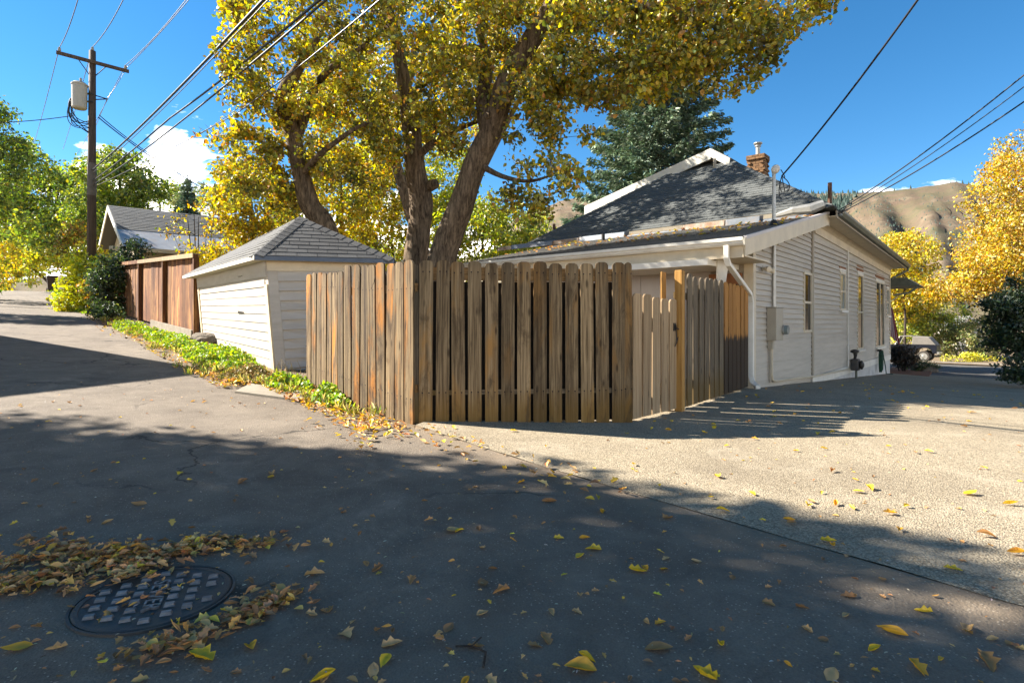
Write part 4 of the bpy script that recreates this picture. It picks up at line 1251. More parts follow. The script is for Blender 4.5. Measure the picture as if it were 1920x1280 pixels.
# service mast, conduits, meter box, lamp
um, _ = hw(1451, 600, -0.06)
mb = MB(); zt = CAMZ + (HOR - 322) / F * (P0.y + um * UA.y)
mb.tube([(um, -0.06, 1.42), (um, -0.06, zt)], 0.034, 12)
mb.build('service_mast', M['grey_metal'], house, smooth=False)
mb = MB(); mb.lathe([(0.04, -0.05), (0.075, 0.0), (0.08, 0.05), (0.055, 0.10), (0.015, 0.12)], 12)
o = mb.build('weather_head', M['white'], house, smooth=True); o.location = (um - 0.01, -0.08, zt); o.rotation_euler = (math.radians(24), 0, 0)
mb = MB(); mb.lathe([(0.10, -0.03), (0.09, 0.0), (0.045, 0.09)], 12, (um, -0.06, lz(um) + 0.02)); mb.build('mast_boot', M['dark_metal'], house)
u0b, z0b = hw(1428, 639, -0.02); u1b, z1b = hw(1450, 578, -0.02)
bx0, bx1 = um - 0.33, um + 0.12
mb = MB(); mb.box(bx0, bx1, -0.20, -0.025, z0b, z1b)
box = bevel(mb.build('meter_box', M['box_grey'], house), 0.012)
mb = MB(); mb.box(bx0 - 0.008, bx1 + 0.008, -0.206, -0.02, z1b + 0.002, z1b + 0.02); mb.build('box_lid', M['box_grey'], box)
mb = MB()
mb.tube([(bx1 - 0.03, -0.20, z0b + 0.2), (bx1 - 0.03, -0.30, z0b + 0.2)], [0.085, 0.085], 16)
mb.build('meter_glass', M['glass_pale'], box)
mb = MB(); mb.tube([(bx1 - 0.03, -0.201, z0b + 0.2), (bx1 - 0.03, -0.235, z0b + 0.2)], [0.098, 0.098], 16); mb.build('meter_ring', M['grey_metal'], box)
mb = MB(); mb.box(bx0 + 0.04, bx0 + 0.15, -0.12, -0.03, z0b - 0.16, z0b - 0.002); mb.tube([(bx0 + 0.09, -0.07, z0b - 0.16), (bx0 + 0.09, -0.06, 0.02)], 0.018, 8)
mb.build('ground_conduit', M['box_grey'], house)
ucx = hw(1440, 600, -0.06)[0]
mb = MB(); mb.tube([(um - 0.16, -0.07, z0b), (um - 0.16, -0.07, 0.16), (um - 0.12, -0.07, 0.07), (um + 0.0, -0.07, 0.035), (ADD_U, -0.075, -0.09), (ADD_U + 3.2, -0.085, -0.155), (8.6, -0.085, -0.17), (9.0, -0.09, -0.17)], 0.024, 8)
mb.build('base_conduit', M['trim'], house)
mb = MB(); mb.tube([(ADD_U, -0.045, -0.12), (ADD_U, -0.045, lean_z(ADD_U) - 0.36)], 0.035, 8); mb.build('wall_pipe', M['box_grey'], house)
u2 = hw(1586.5, 600)[0]
mb = MB(); mb.tube([(u2, -0.05, -0.12), (u2, -0.05, eave_z(u2) - 0.42)], 0.020, 8); mb.build('wall_pipe', M['white'], house)
ul, zl = hw(1432, 500, -0.05)
mb = MB(); mb.lathe([(0.055, -0.03), (0.06, 0.0), (0.03, 0.02)], 12); o = mb.build('lamp_base', M['box_grey'], house); o.location = (ul, -0.03, zl - 0.03); o.rotation_euler = (math.radians(90), 0, 0)
for du, a in ((-0.06, -0.5), (0.14, 0.7)):
    mb = MB(); mb.lathe([(0.018, -0.10), (0.022, -0.05), (0.05, 0.04), (0.058, 0.09), (0.05, 0.092)], 12)
    o = mb.build('flood_lamp', M['trim'], house, smooth=True); o.location = (ul + du, -0.10, zl - 0.02 - abs(a) * 0.05); o.rotation_euler = (math.radians(100), 0, a)

# gas meter and hose on the side wall
ug_, zg_ = hw(1600, 680, -0.15)
gm = thing('gas_meter', 'dark gas meter with pipes on the foundation wall', 'gas meter')
gm.parent = None
def h2w(u, v, z): return P0 + UA * u + VA * v + Vector((0, 0, z))
gm.location = h2w(ug_, -0.2, 0); gm.rotation_euler = (0, 0, HROT)
zgd = float(gz(gm.location.x, gm.location.y))
mb = MB(); mb.box(-0.16, 0.16, -0.11, 0.11, zg_ - 0.22, zg_ + 0.12); o = bevel(mb.build('meter_body', M['iron'], gm), 0.05, 3)
mb = MB(); mb.lathe([(0.10, 0), (0.13, 0.03), (0.13, 0.06), (0.05, 0.1)], 14); o = mb.build('meter_dial', M['dark_metal'], gm); o.location = (-0.02, -0.12, zg_ - 0.05); o.rotation_euler = (math.radians(90), 0, 0)
mb = MB(); mb.tube([(-0.1, 0, zg_ + 0.1), (-0.1, 0, zg_ + 0.26), (0.1, 0, zg_ + 0.30), (0.24, 0.02, zg_ + 0.26), (0.26, 0.06, zg_ + 0.05)], 0.035, 8); mb.lathe([(0.05, 0), (0.11, 0.03), (0.11, 0.08), (0.03, 0.11)], 12, (-0.1, 0, zg_ + 0.28)); mb.build('regulator', M['dark_metal'], gm)
mb = MB(); mb.tube([(0.14, 0, zg_ - 0.15), (0.14, 0, zgd - 0.05)], 0.032, 8); mb.build('riser_pipe', M['gutter_green'], gm)
M['hose'] = mat_plain('green_hose', (0.03, 0.10, 0.06), (0.02, 0.06, 0.04), 6, 0.5, 0.05, 20, 0)
uh, zh = hw(1648, 657, -0.1)
hs = thing('garden_hose', 'coiled green garden hose hanging on the foundation wall', 'hose'); hs.location = h2w(uh, -0.16, 0); hs.rotation_euler = (0, 0, HROT)
zgd = float(gz(hs.location.x, hs.location.y))
mb = MB()
for k in range(7):
    w = 0.15 + 0.05 * random.random(); low = zgd + 0.08 + 0.16 * random.random(); y = -0.05 + 0.015 * k
    pts = []
    for t in np.linspace(0, 2 * math.pi, 22):
        pts.append((math.sin(t) * w * (0.7 + 0.3 * math.cos(t)), y, (zh + low) / 2 + (zh - low) / 2 * math.cos(t)))
    mb.tube(pts, 0.016, 6, False)
mb.tube([(0.1, -0.05, zh - 0.1), (0.3, -0.1, zh - 0.6), (0.45, -0.1, zgd + 0.03), (0.5, -0.3, zgd + 0.02)], 0.016, 6)
mb.build('coil', M['hose'], hs)
mb = MB(); mb.box(-0.09, 0.09, -0.02, 0.1, zh - 0.03, zh + 0.04); mb.build('bracket', M['dark_metal'], hs)

# porch roof showing past the front corner
pu = UE + 0.5
mb = MB()
mb.hexa([(pu, -0.95, 2.62), (pu + 2.4, -0.95, 2.62), (pu + 2.4, 5.0, 2.62), (pu, 5.0, 2.62), (pu - 0.1, -0.5, 2.95), (pu + 2.2, -0.5, 2.95), (pu + 2.2, 5.0, 2.95), (pu - 0.1, 5.0, 2.95)])
mb.build('porch_roof', M['gutter_green'], house)
mb = MB(); mb.tube([(pu + 0.05, -0.9, 2.58), (pu + 0.0, -0.6, 2.35), (pu - 0.2, -0.1, 2.25)], 0.04, 8); mb.build('downspout', M['gutter_green'], house)

# ------------------------------------------------------------------ utility pole, transformer, wires
PB = Vector((-16.86, 23.0, 0)); PB.z = float(gz(PB.x, PB.y))
pole = thing('utility_pole', 'tall dark wooden utility pole with a crossarm beside the alley', 'utility pole', tuple(PB))
ptop = px(175, 96, 23.0).z - PB.z
mb = MB(); mb.tube([(0, 0, -0.5), (0, 0, ptop * 0.5), (0.03, 0, ptop)], [0.17, 0.15, 0.115], 14)
mb.build('pole_shaft', M['pole'], pole, smooth=True)
mb = MB(); mb.tube([(0.0, 0, ptop * 0.44), (0.01, 0, ptop * 0.565)], [0.165, 0.155], 14); mb.build('metal_wrap', mat_plain('weathered_wrap', (0.15, 0.13, 0.11), (0.11, 0.095, 0.08), 6, 0.7, 0.1, 30, 0), pole)
ca = px(105, 101, 22.28) - PB; cb = px(241, 137, 23.78) - PB
d = (cb - ca).normalized(); sd_ = d.cross(Vector((0, 0, 1))).normalized()
mb = MB(); h = 0.06
off = sd_ * 0.16
mb.hexa([tuple(p + off + sd_ * s1 * 0.05 + Vector((0, 0, z))) for z in (-h, h) for p, s1 in ((ca, -1), (cb, -1), (cb, 1), (ca, 1))])
arm = mb.build('crossarm', M['pole'], pole)
mb = MB()
mid = (ca + cb) / 2
for t, q in ((0.28, -0.55), (0.68, -0.55)):
    p = lerp(ca, cb, t) + off * 0.8
    mb.tube([tuple(p), (0, 0, p.z - 0.62)], 0.018, 6)
mb.build('crossarm_brace', M['dark_metal'], pole)
def insulator(p):
    mb = MB(); mb.lathe([(0.02, 0), (0.05, 0.03), (0.065, 0.07), (0.04, 0.10), (0.055, 0.13), (0.02, 0.17)], 10)
    o = mb.build('insulator', M['ceramic'], pole); o.location = p; return o
ia = ca + off + d * 0.1 + Vector((0, 0, 0.06)); ib = cb + off - d * 0.12 + Vector((0, 0, 0.06)); ic = Vector((0.03, 0, ptop + 0.0))
for p in (ia, ib, ic): insulator(p)
tr = thing('transformer', 'grey cylindrical transformer hung on the utility pole', 'transformer')
tc = px(149, 180, 22.75); tr.location = tc
tz = 0.52
mb = MB(); mb.lathe([(0.22, -tz), (0.255, -tz + 0.05), (0.265, tz - 0.12), (0.285, tz - 0.11), (0.285, tz - 0.06), (0.2, tz + 0.01), (0.05, tz + 0.04)], 20); mb.build('tank', M['transformer'], tr, smooth=False)
mb = MB(); mb.lathe([(0.04, 0), (0.06, 0.05), (0.04, 0.09), (0.055, 0.13), (0.02, 0.2)], 10, (0.05, 0, tz)); mb.build('bushing', M['ceramic'], tr)
mb = MB(); mb.box(0.22, 0.42, 0.1, 0.2, tz * 0.2, tz * 0.2 + 0.06); mb.box(0.22, 0.42, 0.1, 0.2, -tz * 0.4, -tz * 0.4 + 0.06); mb.build('bracket', M['dark_metal'], tr)
# looping service cables under the transformer
mb = MB(); c0 = px(140, 168, 22.7) - PB
for k in range(9):
    w = random.uniform(0.9, 1.25); dp = random.uniform(1.1, 1.9)
    e = px(168 + random.uniform(-2, 2), random.uniform(222, 250), 22.9) - PB
    p0 = px(random.uniform(132, 142), random.uniform(172, 186), 22.7) - PB
    m1 = px(random.uniform(113, 126), random.uniform(200, 232), 22.6) - PB
    m2 = px(random.uniform(128, 150), random.uniform(228, 247), 22.6) - PB
    pts = []
    for t in np.linspace(0, 1, 14):
        pts.append(p0 * (1 - t) ** 3 + m1 * 3 * t * (1 - t) ** 2 + m2 * 3 * t * t * (1 - t) + e * t ** 3)
    mb.tube(pts, 0.016, 5)
mb.build('looped_cable', M['cable'], pole)
mb = MB(); p = px(201, 186, 23.1) - PB
mb.tube([(0.1, 0, p.z + 0.12), tuple(p)], 0.022, 6); mb.tube([(0.1, 0, p.z - 0.06), tuple(p)], 0.022, 6); mb.build('standoff_bracket', M['dark_metal'], pole)

def wire(name, label, pts, r, mat, sag=0.0, n=24, extend=0.0):
    """a hanging wire through the given points; extend carries it on past the last one"""
    pts = [Vector(p) for p in pts]
    if extend: pts.append(pts[-1] + (pts[-1] - pts[-2]).normalized() * extend)
    P = []
    for a, b in zip(pts[:-1], pts[1:]):
        for t in np.linspace(0, 1, n)[:-1]:
            P.append(a.lerp(b, t) - Vector((0, 0, sag * 4 * t * (1 - t))))
    P.append(pts[-1])
    mb = MB(); mb.tube(P, r, 6)
    return mb.build(name, mat, label=label, cat='wire', group='overhead wires and cables', smooth=True)
def sky_pt(x, z): Y = (z - CAMZ) / (HOR / F); return Vector(((x - 960) / F * Y, Y, z))
wa, wb_, wc = PB + ia + Vector((0, 0, 0.16)), PB + ib + Vector((0, 0, 0.16)), PB + ic + Vector((0, 0, 0.16))
def far_pt(x, y, z): Y = (z - CAMZ) * F / (HOR - y); return Vector(((x - 960) / F * Y, Y, z))
wire('power_line', 'thin power line over the near end of the crossarm', [far_pt(62, 275, 14.5), wa, sky_pt(146, 11.35)], 0.015, M['wire'], 0.15, extend=14)
wire('power_line', 'thin power line over the very top of the pole', [far_pt(118, 280, 15), wc, sky_pt(231, 11.9)], 0.015, M['wire'], 0.15, extend=14)
wire('power_line', 'upper of the twin pale lines from the far end of the crossarm', [far_pt(140, 296, 14.5), wb_, sky_pt(349, 11.2)], 0.013, M['wire'], 0.12, extend=14)
wire('power_line', 'lower of the twin pale lines from the far end of the crossarm', [far_pt(152, 298, 14.2), px(201, 185, 23.1), wb_ + Vector((0.04, 0, -0.1)), sky_pt(354, 11.1)], 0.012, M['wire'], 0.06, extend=14)
K1, K2, K3 = px(174, 318, 22.9), px(176, 338, 22.9), px(177, 345, 22.9)
wire('cable', 'thickest black cable running from the pole to the top edge', [K1, sky_pt(494, 6.4)], 0.026, M['cable'], 0.12, extend=12)
wire('cable', 'thin pale wire just under the thickest black cable', [K1 - Vector((0, 0, 0.12)), sky_pt(503, 6.25)], 0.010, M['wire'], 0.14, extend=12)
wire('cable', 'black cable crossing the left edge of the oak crown', [K2, px(318, 222, 14.8), sky_pt(600, 5.95)], 0.021, M['cable'], 0.05, extend=12)
wire('cable', 'second black cable crossing the left edge of the oak crown', [K3, sky_pt(612, 5.9)], 0.019, M['cable'], 0.16, extend=12)
wire('cable', 'lowest pale cable crossing in front of the oak crown', [K3 - Vector((0, 0, 0.1)), px(440, 215, 12.0), sky_pt(712, 5.75)], 0.012, M['wire'], 0.05, extend=12)
wire('cable', 'twisted service drop from the pole towards the shingled garage', [px(184, 220, 23.05), px(330, 322, 27.0), px(425, 372, 33)], 0.022, M['cable'], 0.12)
wire('cable', 'upper service drop from the pole towards the garden trees', [px(186, 216, 23.05), px(300, 300, 27.0), px(440, 372, 36)], 0.018, M['cable'], 0.10)
wire('cable', 'service wire leaving the transformer to the left', [px(136, 217, 22.7), px(-60, 231, 20)], 0.016, M['cable'], 0.08)
wire('cable', 'thin line rising from the garage roof to the oak crown', [px(285, 302, 24), px(445, 204, 17)], 0.010, M['cable'], 0.1)
e0 = px(1557, 404, 13.45)
wire('cable', 'topmost of three lines from the house eave to the right edge', [e0, px(1920, 141, 9.6)], 0.013, M['cable'], 0.10, extend=14)
wire('cable', 'middle of three lines from the house eave to the right edge', [e0 - Vector((0, 0, 0.03)), px(1920, 163, 9.6)], 0.009, M['cable'], 0.10, extend=14)
wire('cable', 'lowest of three lines from the house eave to the right edge', [e0 - Vector((0, 0, 0.05)), px(1920, 191, 9.6)], 0.013, M['cable'], 0.10, extend=14)
wh = px(1466, 330, 11.2)
sdp = px(1721, 0, 7.6)
wire('cable', 'thick service drop from the roof mast to the top edge', [wh, sdp], 0.016, M['cable'], 0.07, extend=10)
mb = MB()
for k, (a, b, c) in enumerate((((1464, 318), (1478, 340), (1466, 330)), ((1466, 330), (1456, 362), (1465, 374)), ((1466, 330), (1472, 362), (1471, 358)), ((1468, 332), (1488, 346), (1476, 360)), ((1466, 330), (1459, 350), (1466, 360)))):
    A1, B1, C1_ = (px(*q, 11.2) for q in (a, b, c))
    mb.tube([A1 * (1 - t) ** 2 + B1 * 2 * t * (1 - t) + C1_ * t * t for t in np.linspace(0, 1, 9)], 0.009, 5)
mb.build('drip_loop', M['cable'], label='black drip loops at the roof service mast', cat='cable')

# ------------------------------------------------------------------ neighbouring buildings
def make_garage():
    E0 = px(233, 462, 23.0); R0 = px(203, 385, 26.0)
    dr = Vector((BX, BY, 0)); gdir = Vector((R0.x - E0.x, R0.y - E0.y, 0)); half = gdir.length; gdir.normalize()
    zg = float(gz(E0.x, E0.y))
    root = thing('garage', 'cream stucco garage with a grey gable roof and metal eave strip behind the red-brown fence', 'garage', (E0.x, E0.y, zg))
    O = Vector((E0.x, E0.y, zg)); e0 = E0 - O; r0 = R0 - O; L = 13.0
    e1 = Vector((e0.x, e0.y, e0.z)) + gdir * 2 * half
    a = e0 + dr * 0.55 + gdir * 0.45; b = e1 + dr * 0.55 - gdir * 0.45
    zw = e0.z - 0.1
    apz = r0.z - 0.25
    ap = r0 + dr * 0.55
    def P(v, z): return (v.x, v.y, z)
    mb = MB()
    mb.poly([P(a, -1), P(b, -1), P(b, zw), P(ap, apz), P(a, zw), P(a + dr * 11.5, -1), P(b + dr * 11.5, -1), P(b + dr * 11.5, zw), P(ap + dr * 11.5, apz), P(a + dr * 11.5, zw)], [(0, 1, 2, 3, 4), (9, 8, 7, 6, 5), (0, 4, 9, 5), (1, 6, 7, 2), (4, 3, 8, 9), (3, 2, 7, 8)])
    mb.build('wall', M['stucco'], root)
    k = 0.40
    m0 = e0.lerp(r0, k)
    mb = MB(); mb.slab([tuple(m0), tuple(m0 + dr * L), tuple(r0 + dr * L), tuple(r0)], 0.09)
    mb.slab([tuple(r0), tuple(r0 + dr * L), tuple(e1 + dr * L), tuple(e1)], 0.09)
    rf = mb.build('roof', M['shingle_pale'], root)
    course_strips(m0 + dr * 0.02, m0 + dr * L, r0 + dr * 0.02, r0 + dr * L, 15, 0.33, M['shingle_pale'], rf)
    mb = MB(); mb.slab([tuple(e0), tuple(e0 + dr * L), tuple(m0 + dr * L - Vector((0, 0, 0.003))), tuple(m0 - Vector((0, 0, 0.003)))], 0.07); mb.build('eave_metal', M['metal_roof'], root)
    def board(p, q, w, name, mat):
        n_ = dr * -0.04; dz = Vector((0, 0, -w))
        mb = MB(); mb.hexa([tuple(p + dz), tuple(q + dz), tuple(q + dz + n_), tuple(p + dz + n_), tuple(p), tuple(q), tuple(q + n_), tuple(p + n_)]); mb.build(name, mat, root)
    board(e0 - dr * 0.003, r0 - dr * 0.003, 0.24, 'bargeboard', M['white']); board(r0 - dr * 0.003, e1 - dr * 0.003, 0.24, 'bargeboard', M['white'])
    o2 = -gdir
    mb = MB(); q0, q1 = e0 - dr * 0.5, e0 + dr * L; dz = Vector((0, 0, -0.17))
    mb.hexa([tuple(q0 + dz), tuple(q1 + dz), tuple(q1 + dz + o2 * 0.1), tuple(q0 + dz + o2 * 0.1), tuple(q0 - Vector((0, 0, 0.03))), tuple(q1 - Vector((0, 0, 0.03))), tuple(q1 + o2 * 0.1 - Vector((0, 0, 0.03))), tuple(q0 + o2 * 0.1 - Vector((0, 0, 0.03)))])
    mb.build('gutter', M['trim'], root)
    mb = MB(); s0 = e0 + Vector((0, 0, -0.12)); mb.slab([tuple(s0), tuple(s0 + gdir * 0.5), tuple(s0 + gdir * 0.5 + dr * L), tuple(s0 + dr * L)], 0.02); mb.build('soffit', M['trim'], root)
make_garage()

def small_gable(name, label, apex, el, er, depth_dir, depth, wall, roofm, zb, cat='house'):
    root = thing(name, label, cat, (apex.x, apex.y, zb))
    O = Vector((apex.x, apex.y, zb)); a, l, r_ = apex - O, el - O, er - O
    dd = depth_dir.normalized() * depth
    il, ir, ia_ = l.lerp(r_, 0.08), r_.lerp(l, 0.08), a - Vector((0, 0, 0.2))
    f = depth_dir.normalized() * 0.35
    mb = MB(); b = [Vector((p.x, p.y, 0)) for p in (il, ir)]
    mb.poly([tuple(p + f) for p in (b[0], b[1], ir, ia_, il)] + [tuple(p + dd) for p in (b[0], b[1], ir, ia_, il)], [(0, 1, 2, 3, 4), (9, 8, 7, 6, 5), (0, 4, 9, 5), (1, 6, 7, 2), (4, 3, 8, 9), (3, 2, 7, 8)])
    mb.build('wall', wall, root)
    for p, q in ((l, a), (a, r_)):
        mb = MB(); mb.slab([tuple(p), tuple(q), tuple(q + dd), tuple(p + dd)], 0.1); mb.build('roof', roofm, root)
        mb = MB(); n_ = -f * 0.15; dz = Vector((0, 0, -0.25)); s = -f * 0.01 + Vector((0, 0, 0.02))
        mb.hexa([tuple(x + s) for x in (p + dz, q + dz, q + dz + n_, p + dz + n_, p, q, q + n_, p + n_)]); mb.build('bargeboard', M['white'], root)
    return root
small_gable('house', 'small white gabled house glimpsed behind the oak trunks', px(968, 438, 33), px(924, 478, 33.6), px(1000, 470, 32.4), Vector((-0.8, 0.65, 0)), 9, M['stucco'], M['metal_roof'], 0.0)
small_gable('shed', 'little white outbuilding half hidden by shrubs across the street', px(1818, 592, 57), px(1792, 612, 57), px(1850, 612, 57), Vector((0.3, 1, 0)), 5, M['white'], M['shingle_pale'], -2.0, 'shed')

# a garage across the alley, just past the left edge; its roof throws the pointed shadow on the road
c = Vector((-11.75, 10.92)); e1 = Vector((-0.873, 0.486)); e2 = Vector((-0.47, -0.88))
zg = float(gz(c.x, c.y)) 
root = thing('garage', 'flat roofed garage across the alley, beyond the left edge', 'garage', (c.x, c.y, zg), math.atan2(e1.y, e1.x))
mb = MB(); mb.box(0.3, 8.0, 0.3, 3.3, -1, 4.55); mb.build('wall', M['stucco'], root)
mb = MB(); mb.box(0, 8.3, 0, 3.6, 4.56, 4.85); mb.build('roof', M['shingle'], root)

# ------------------------------------------------------------------ far end of the alley
def wheelie_bin(p, label):
    root = thing('trash_bin', label, 'trash bin', tuple(p), 0.7)
    mb = MB(); mb.hexa([(-0.25, -0.27, 0.08), (0.25, -0.27, 0.08), (0.25, 0.27, 0.08), (-0.25, 0.27, 0.08), (-0.31, -0.36, 1.0), (0.31, -0.36, 1.0), (0.31, 0.36, 1.0), (-0.31, 0.36, 1.0)]); bevel(mb.build('body', M['bin'], root), 0.02)
    mb = MB(); mb.hexa([(-0.33, -0.38, 1.0), (0.33, -0.38, 1.0), (0.33, 0.38, 1.0), (-0.33, 0.38, 1.0), (-0.28, -0.3, 1.08), (0.28, -0.3, 1.08), (0.28, 0.36, 1.1), (-0.28, 0.36, 1.1)]); mb.build('lid', M['bin'], root)
    for s in (-1, 1):
        mb = MB(); mb.tube([(s * 0.26, 0.3, 0.12), (s * 0.32, 0.3, 0.12)], 0.12, 14); mb.build('wheel', M['dark_metal'], root)
    mb = MB(); mb.tube([(-0.22, 0.42, 1.0), (0.22, 0.42, 1.0)], 0.02, 6); mb.build('handle', M['bin'], root)
q = ground_at(98, 546); wheelie_bin(q, 'dark brown wheeled trash bin at the alley edge by the yellow bush')
q = ground_at(73, 526)
root = thing('wooden_post', 'tall grey wooden post beside the far alley', 'post', tuple(q))
mb = MB(); mb.tube([(0, 0, -0.3), (0, 0, 3.4)], [0.22, 0.19], 10); mb.build('shaft', M['pole'], root)
q2 = ground_at(81, 529)
root = thing('wooden_post', 'thin white post next to the grey post up the alley', 'post', tuple(q2))
mb = MB(); mb.tube([(0, 0, -0.3), (0, 0, 2.9)], 0.09, 10); mb.build('shaft', M['white'], root)
f0, f1 = ground_at(66, 520), ground_at(24, 507)
r, L = fence_root('board_fence', 'short red-brown board fence at the far end of the alley', (f1.x, f1.y), (f0.x, f0.y))
n = 26
me = board_mesh('board', L / n - 0.02, 1.5); me.materials.append(M['wood_red'])
for i in range(n):
    x = (i + 0.5) * L / n; o = new_obj('board', me, None, r)
    o.location = (x, 0.4, float(gz(f1.x + (f0.x - f1.x) * x / L, f1.y + (f0.y - f1.y) * x / L)) - 0.1)

# ------------------------------------------------------------------ parked off-roader, flag, rock
def jeep():
    rear = px(1736, 676, 42.0); rear.z = float(gz(rear.x, rear.y))
    fw = Vector((-0.70, 0.714, 0)).normalized()
    loc = rear + fw * 1.2
    paint = mat_plain('dark_blue_car_paint', (0.012, 0.014, 0.024), (0.009, 0.011, 0.018), 3, 0.4, 0, 10, 0, spec=0.2)
    canvas = mat_plain('grey_canvas_top', (0.20, 0.185, 0.17), (0.16, 0.15, 0.14), 5, 0.9, 0.2, 40, 0)
    rubber = mat_plain('dusty_rubber', (0.07, 0.06, 0.052), (0.045, 0.04, 0.036), 6, 0.9, 0.2, 40, 0)
    root = thing('parked_car', 'dark blue open off-road car with a grey canvas top parked in the street', 'car', (loc.x, loc.y, float(gz(rear.x, rear.y))), math.atan2(fw.y, fw.x))
    mb = MB(); mb.prism([(-1.95, 0.62), (-1.72, 0.62), (-1.66, 0.85), (-1.45, 1.0), (-0.95, 1.0), (-0.72, 0.82), (-0.66, 0.55), (0.68, 0.55), (0.74, 0.82), (0.95, 1.0), (1.45, 1.0), (1.66, 0.9), (1.75, 0.7), (1.80, 0.7), (1.78, 1.10), (0.62, 1.20), (0.55, 1.21), (-1.97, 1.21)], -0.72, 0.72)
    bevel(mb.build('body', paint, root), 0.02)
    mb = MB(); mb.prism([(-1.93, 1.22), (-1.5, 1.78), (-0.52, 1.84), (-0.45, 1.22)], -0.68, 0.68); bevel(mb.build('canvas_top', canvas, root), 0.04)
    mb = MB(); mb.prism([(-0.5, 1.81), (-0.52, 1.88), (0.30, 1.86), (0.32, 1.80)], -0.66, 0.66); mb.build('canvas_roof', canvas, root)
    mb = MB()
    for y in (-0.66, 0.62): mb.hexa([(0.55, y, 1.2), (0.61, y, 1.2), (0.61, y + 0.05, 1.2), (0.55, y + 0.05, 1.2), (0.27, y, 1.82), (0.33, y, 1.82), (0.33, y + 0.05, 1.82), (0.27, y + 0.05, 1.82)])
    mb.build('windscreen_frame', M['white'], root)
    mb = MB(); mb.hexa([(0.57, -0.6, 1.2), (0.58, -0.6, 1.2), (0.58, 0.6, 1.2), (0.57, 0.6, 1.2), (0.29, -0.6, 1.8), (0.3, -0.6, 1.8), (0.3, 0.6, 1.8), (0.29, 0.6, 1.8)]); mb.build('windscreen', M['glass_pale'], root)
    for x in (-1.2, 1.2):
        for y in (-0.74, 0.74):
            mb = MB(); mb.lathe([(0.25, -0.12), (0.36, -0.13), (0.395, -0.09), (0.395, 0.09), (0.36, 0.13), (0.25, 0.12)], 24)
            t = mb.build('wheel', rubber, root, smooth=False); t.location = (x, y, 0.395); t.rotation_euler = (math.pi / 2, 0, 0)
            mb = MB(); mb.lathe([(0.255, -0.135), (0.22, -0.125), (0.19, -0.09), (0.08, -0.145), (0.08, 0.145), (0.19, 0.09), (0.22, 0.125), (0.255, 0.135)], 20); mb.build('rim', M['grey_metal'], t)
    mb = MB(); mb.box(-2.08, -1.96, -0.7, 0.7, 0.58, 0.74); mb.box(-0.64, 0.66, -0.82, -0.73, 0.44, 0.54); mb.build('bumper', M['grey_metal'], root)
    mb = MB(); mb.box(-1.985, -1.972, -0.66, -0.52, 0.86, 1.0); mb.build('tail_light', mat_plain('tail_red', (0.3, 0.01, 0.01), (0.25, 0.01, 0.01), 3, 0.3, 0, 10, 0), root)
jeep()

def flag():
    top = h2w(UE + 0.35, -0.12, 3.0)
    root = thing('flag', 'red and white striped flag hanging at the front corner of the house', 'flag', tuple(top))
    red = mat_plain('flag_red', (0.30, 0.015, 0.03), (0.26, 0.012, 0.025), 4, 0.8, 0.1, 30, 0)
    white = mat_plain('flag_white', (0.62, 0.58, 0.6), (0.55, 0.52, 0.54), 4, 0.8, 0.1, 30, 0)
    blue = mat_plain('flag_blue', (0.02, 0.03, 0.12), (0.02, 0.03, 0.10), 4, 0.8, 0.1, 30, 0)
    A0 = px(1666.5, 569, 23.6) - top; dn = Vector((0.02, 0, -1)); n = 13
    wdt, hgt = 0.46, 1.45
    for i in range(n):
        mb = MB(); q = []
        for k in range(9):
            t = k / 8
            for j in (i / n, (i + 1) / n):
                fold = 0.05 * math.sin(j * 16) 
                q.append(A0 + Vector((j * wdt * (0.35 + 0.65 * t), fold, -hgt * t * (0.9 + 0.1 * j) - 0.25 * j)))
        mb.poly([tuple(p) for p in q], [(2 * k, 2 * k + 1, 2 * k + 3, 2 * k + 2) for k in range(8)])
        o = mb.build('stripe', red if i % 2 == 0 else white, root)
        m = o.modifiers.new('cloth', 'SOLIDIFY'); m.thickness = 0.006
    mb = MB(); mb.tube([tuple(A0 + Vector((-0.5, -0.15, -0.35))), tuple(A0 + Vector((0.0, 0, 0.03))), tuple(A0 + Vector((0.45, 0.1, 0.3)))], 0.014, 8); mb.build('flag_pole', M['white'], root)
flag()

def rock(p, size, label, flat=0.6, seed=0):
    bm = bmesh.new(); bmesh.ops.create_icosphere(bm, subdivisions=3, radius=1)
    for v in bm.verts:
        k = 1 + 0.35 * mnoise.noise(v.co * 1.4 + Vector((seed, 0, 0))) + 0.15 * mnoise.noise(v.co * 4 + Vector((seed, 3, 0)))
        v.co = Vector((v.co.x * k * size[0], v.co.y * k * size[1], v.co.z * k * size[2]))
    me = bpy.data.meshes.new('rock'); bm.to_mesh(me); bm.free()
    o = new_obj('rock', me, M['rock'], None, label, 'rock'); o.location = p
q = ground_at(1738, 697); rock(q + Vector((0, 0, 0.12)), (0.45, 0.3, 0.28), 'grey rock beside the mulch bed at the driveway end', seed=3)
q = ground_at(384, 645); rock(q + Vector((0.0, 0, 0.1)), (0.36, 0.26, 0.15), 'lumpy brown tree root boulder at the shed far corner', seed=8)
g = [ground_at(*p) for p in ((1664, 699), (1742, 706), (1748, 694), (1672, 688))]
mb = MB(); mb.slab([(p.x, p.y, p.z + 0.012) for p in g], 0.1); mb.build('mulch_bed', M['mulch'], kind='structure')

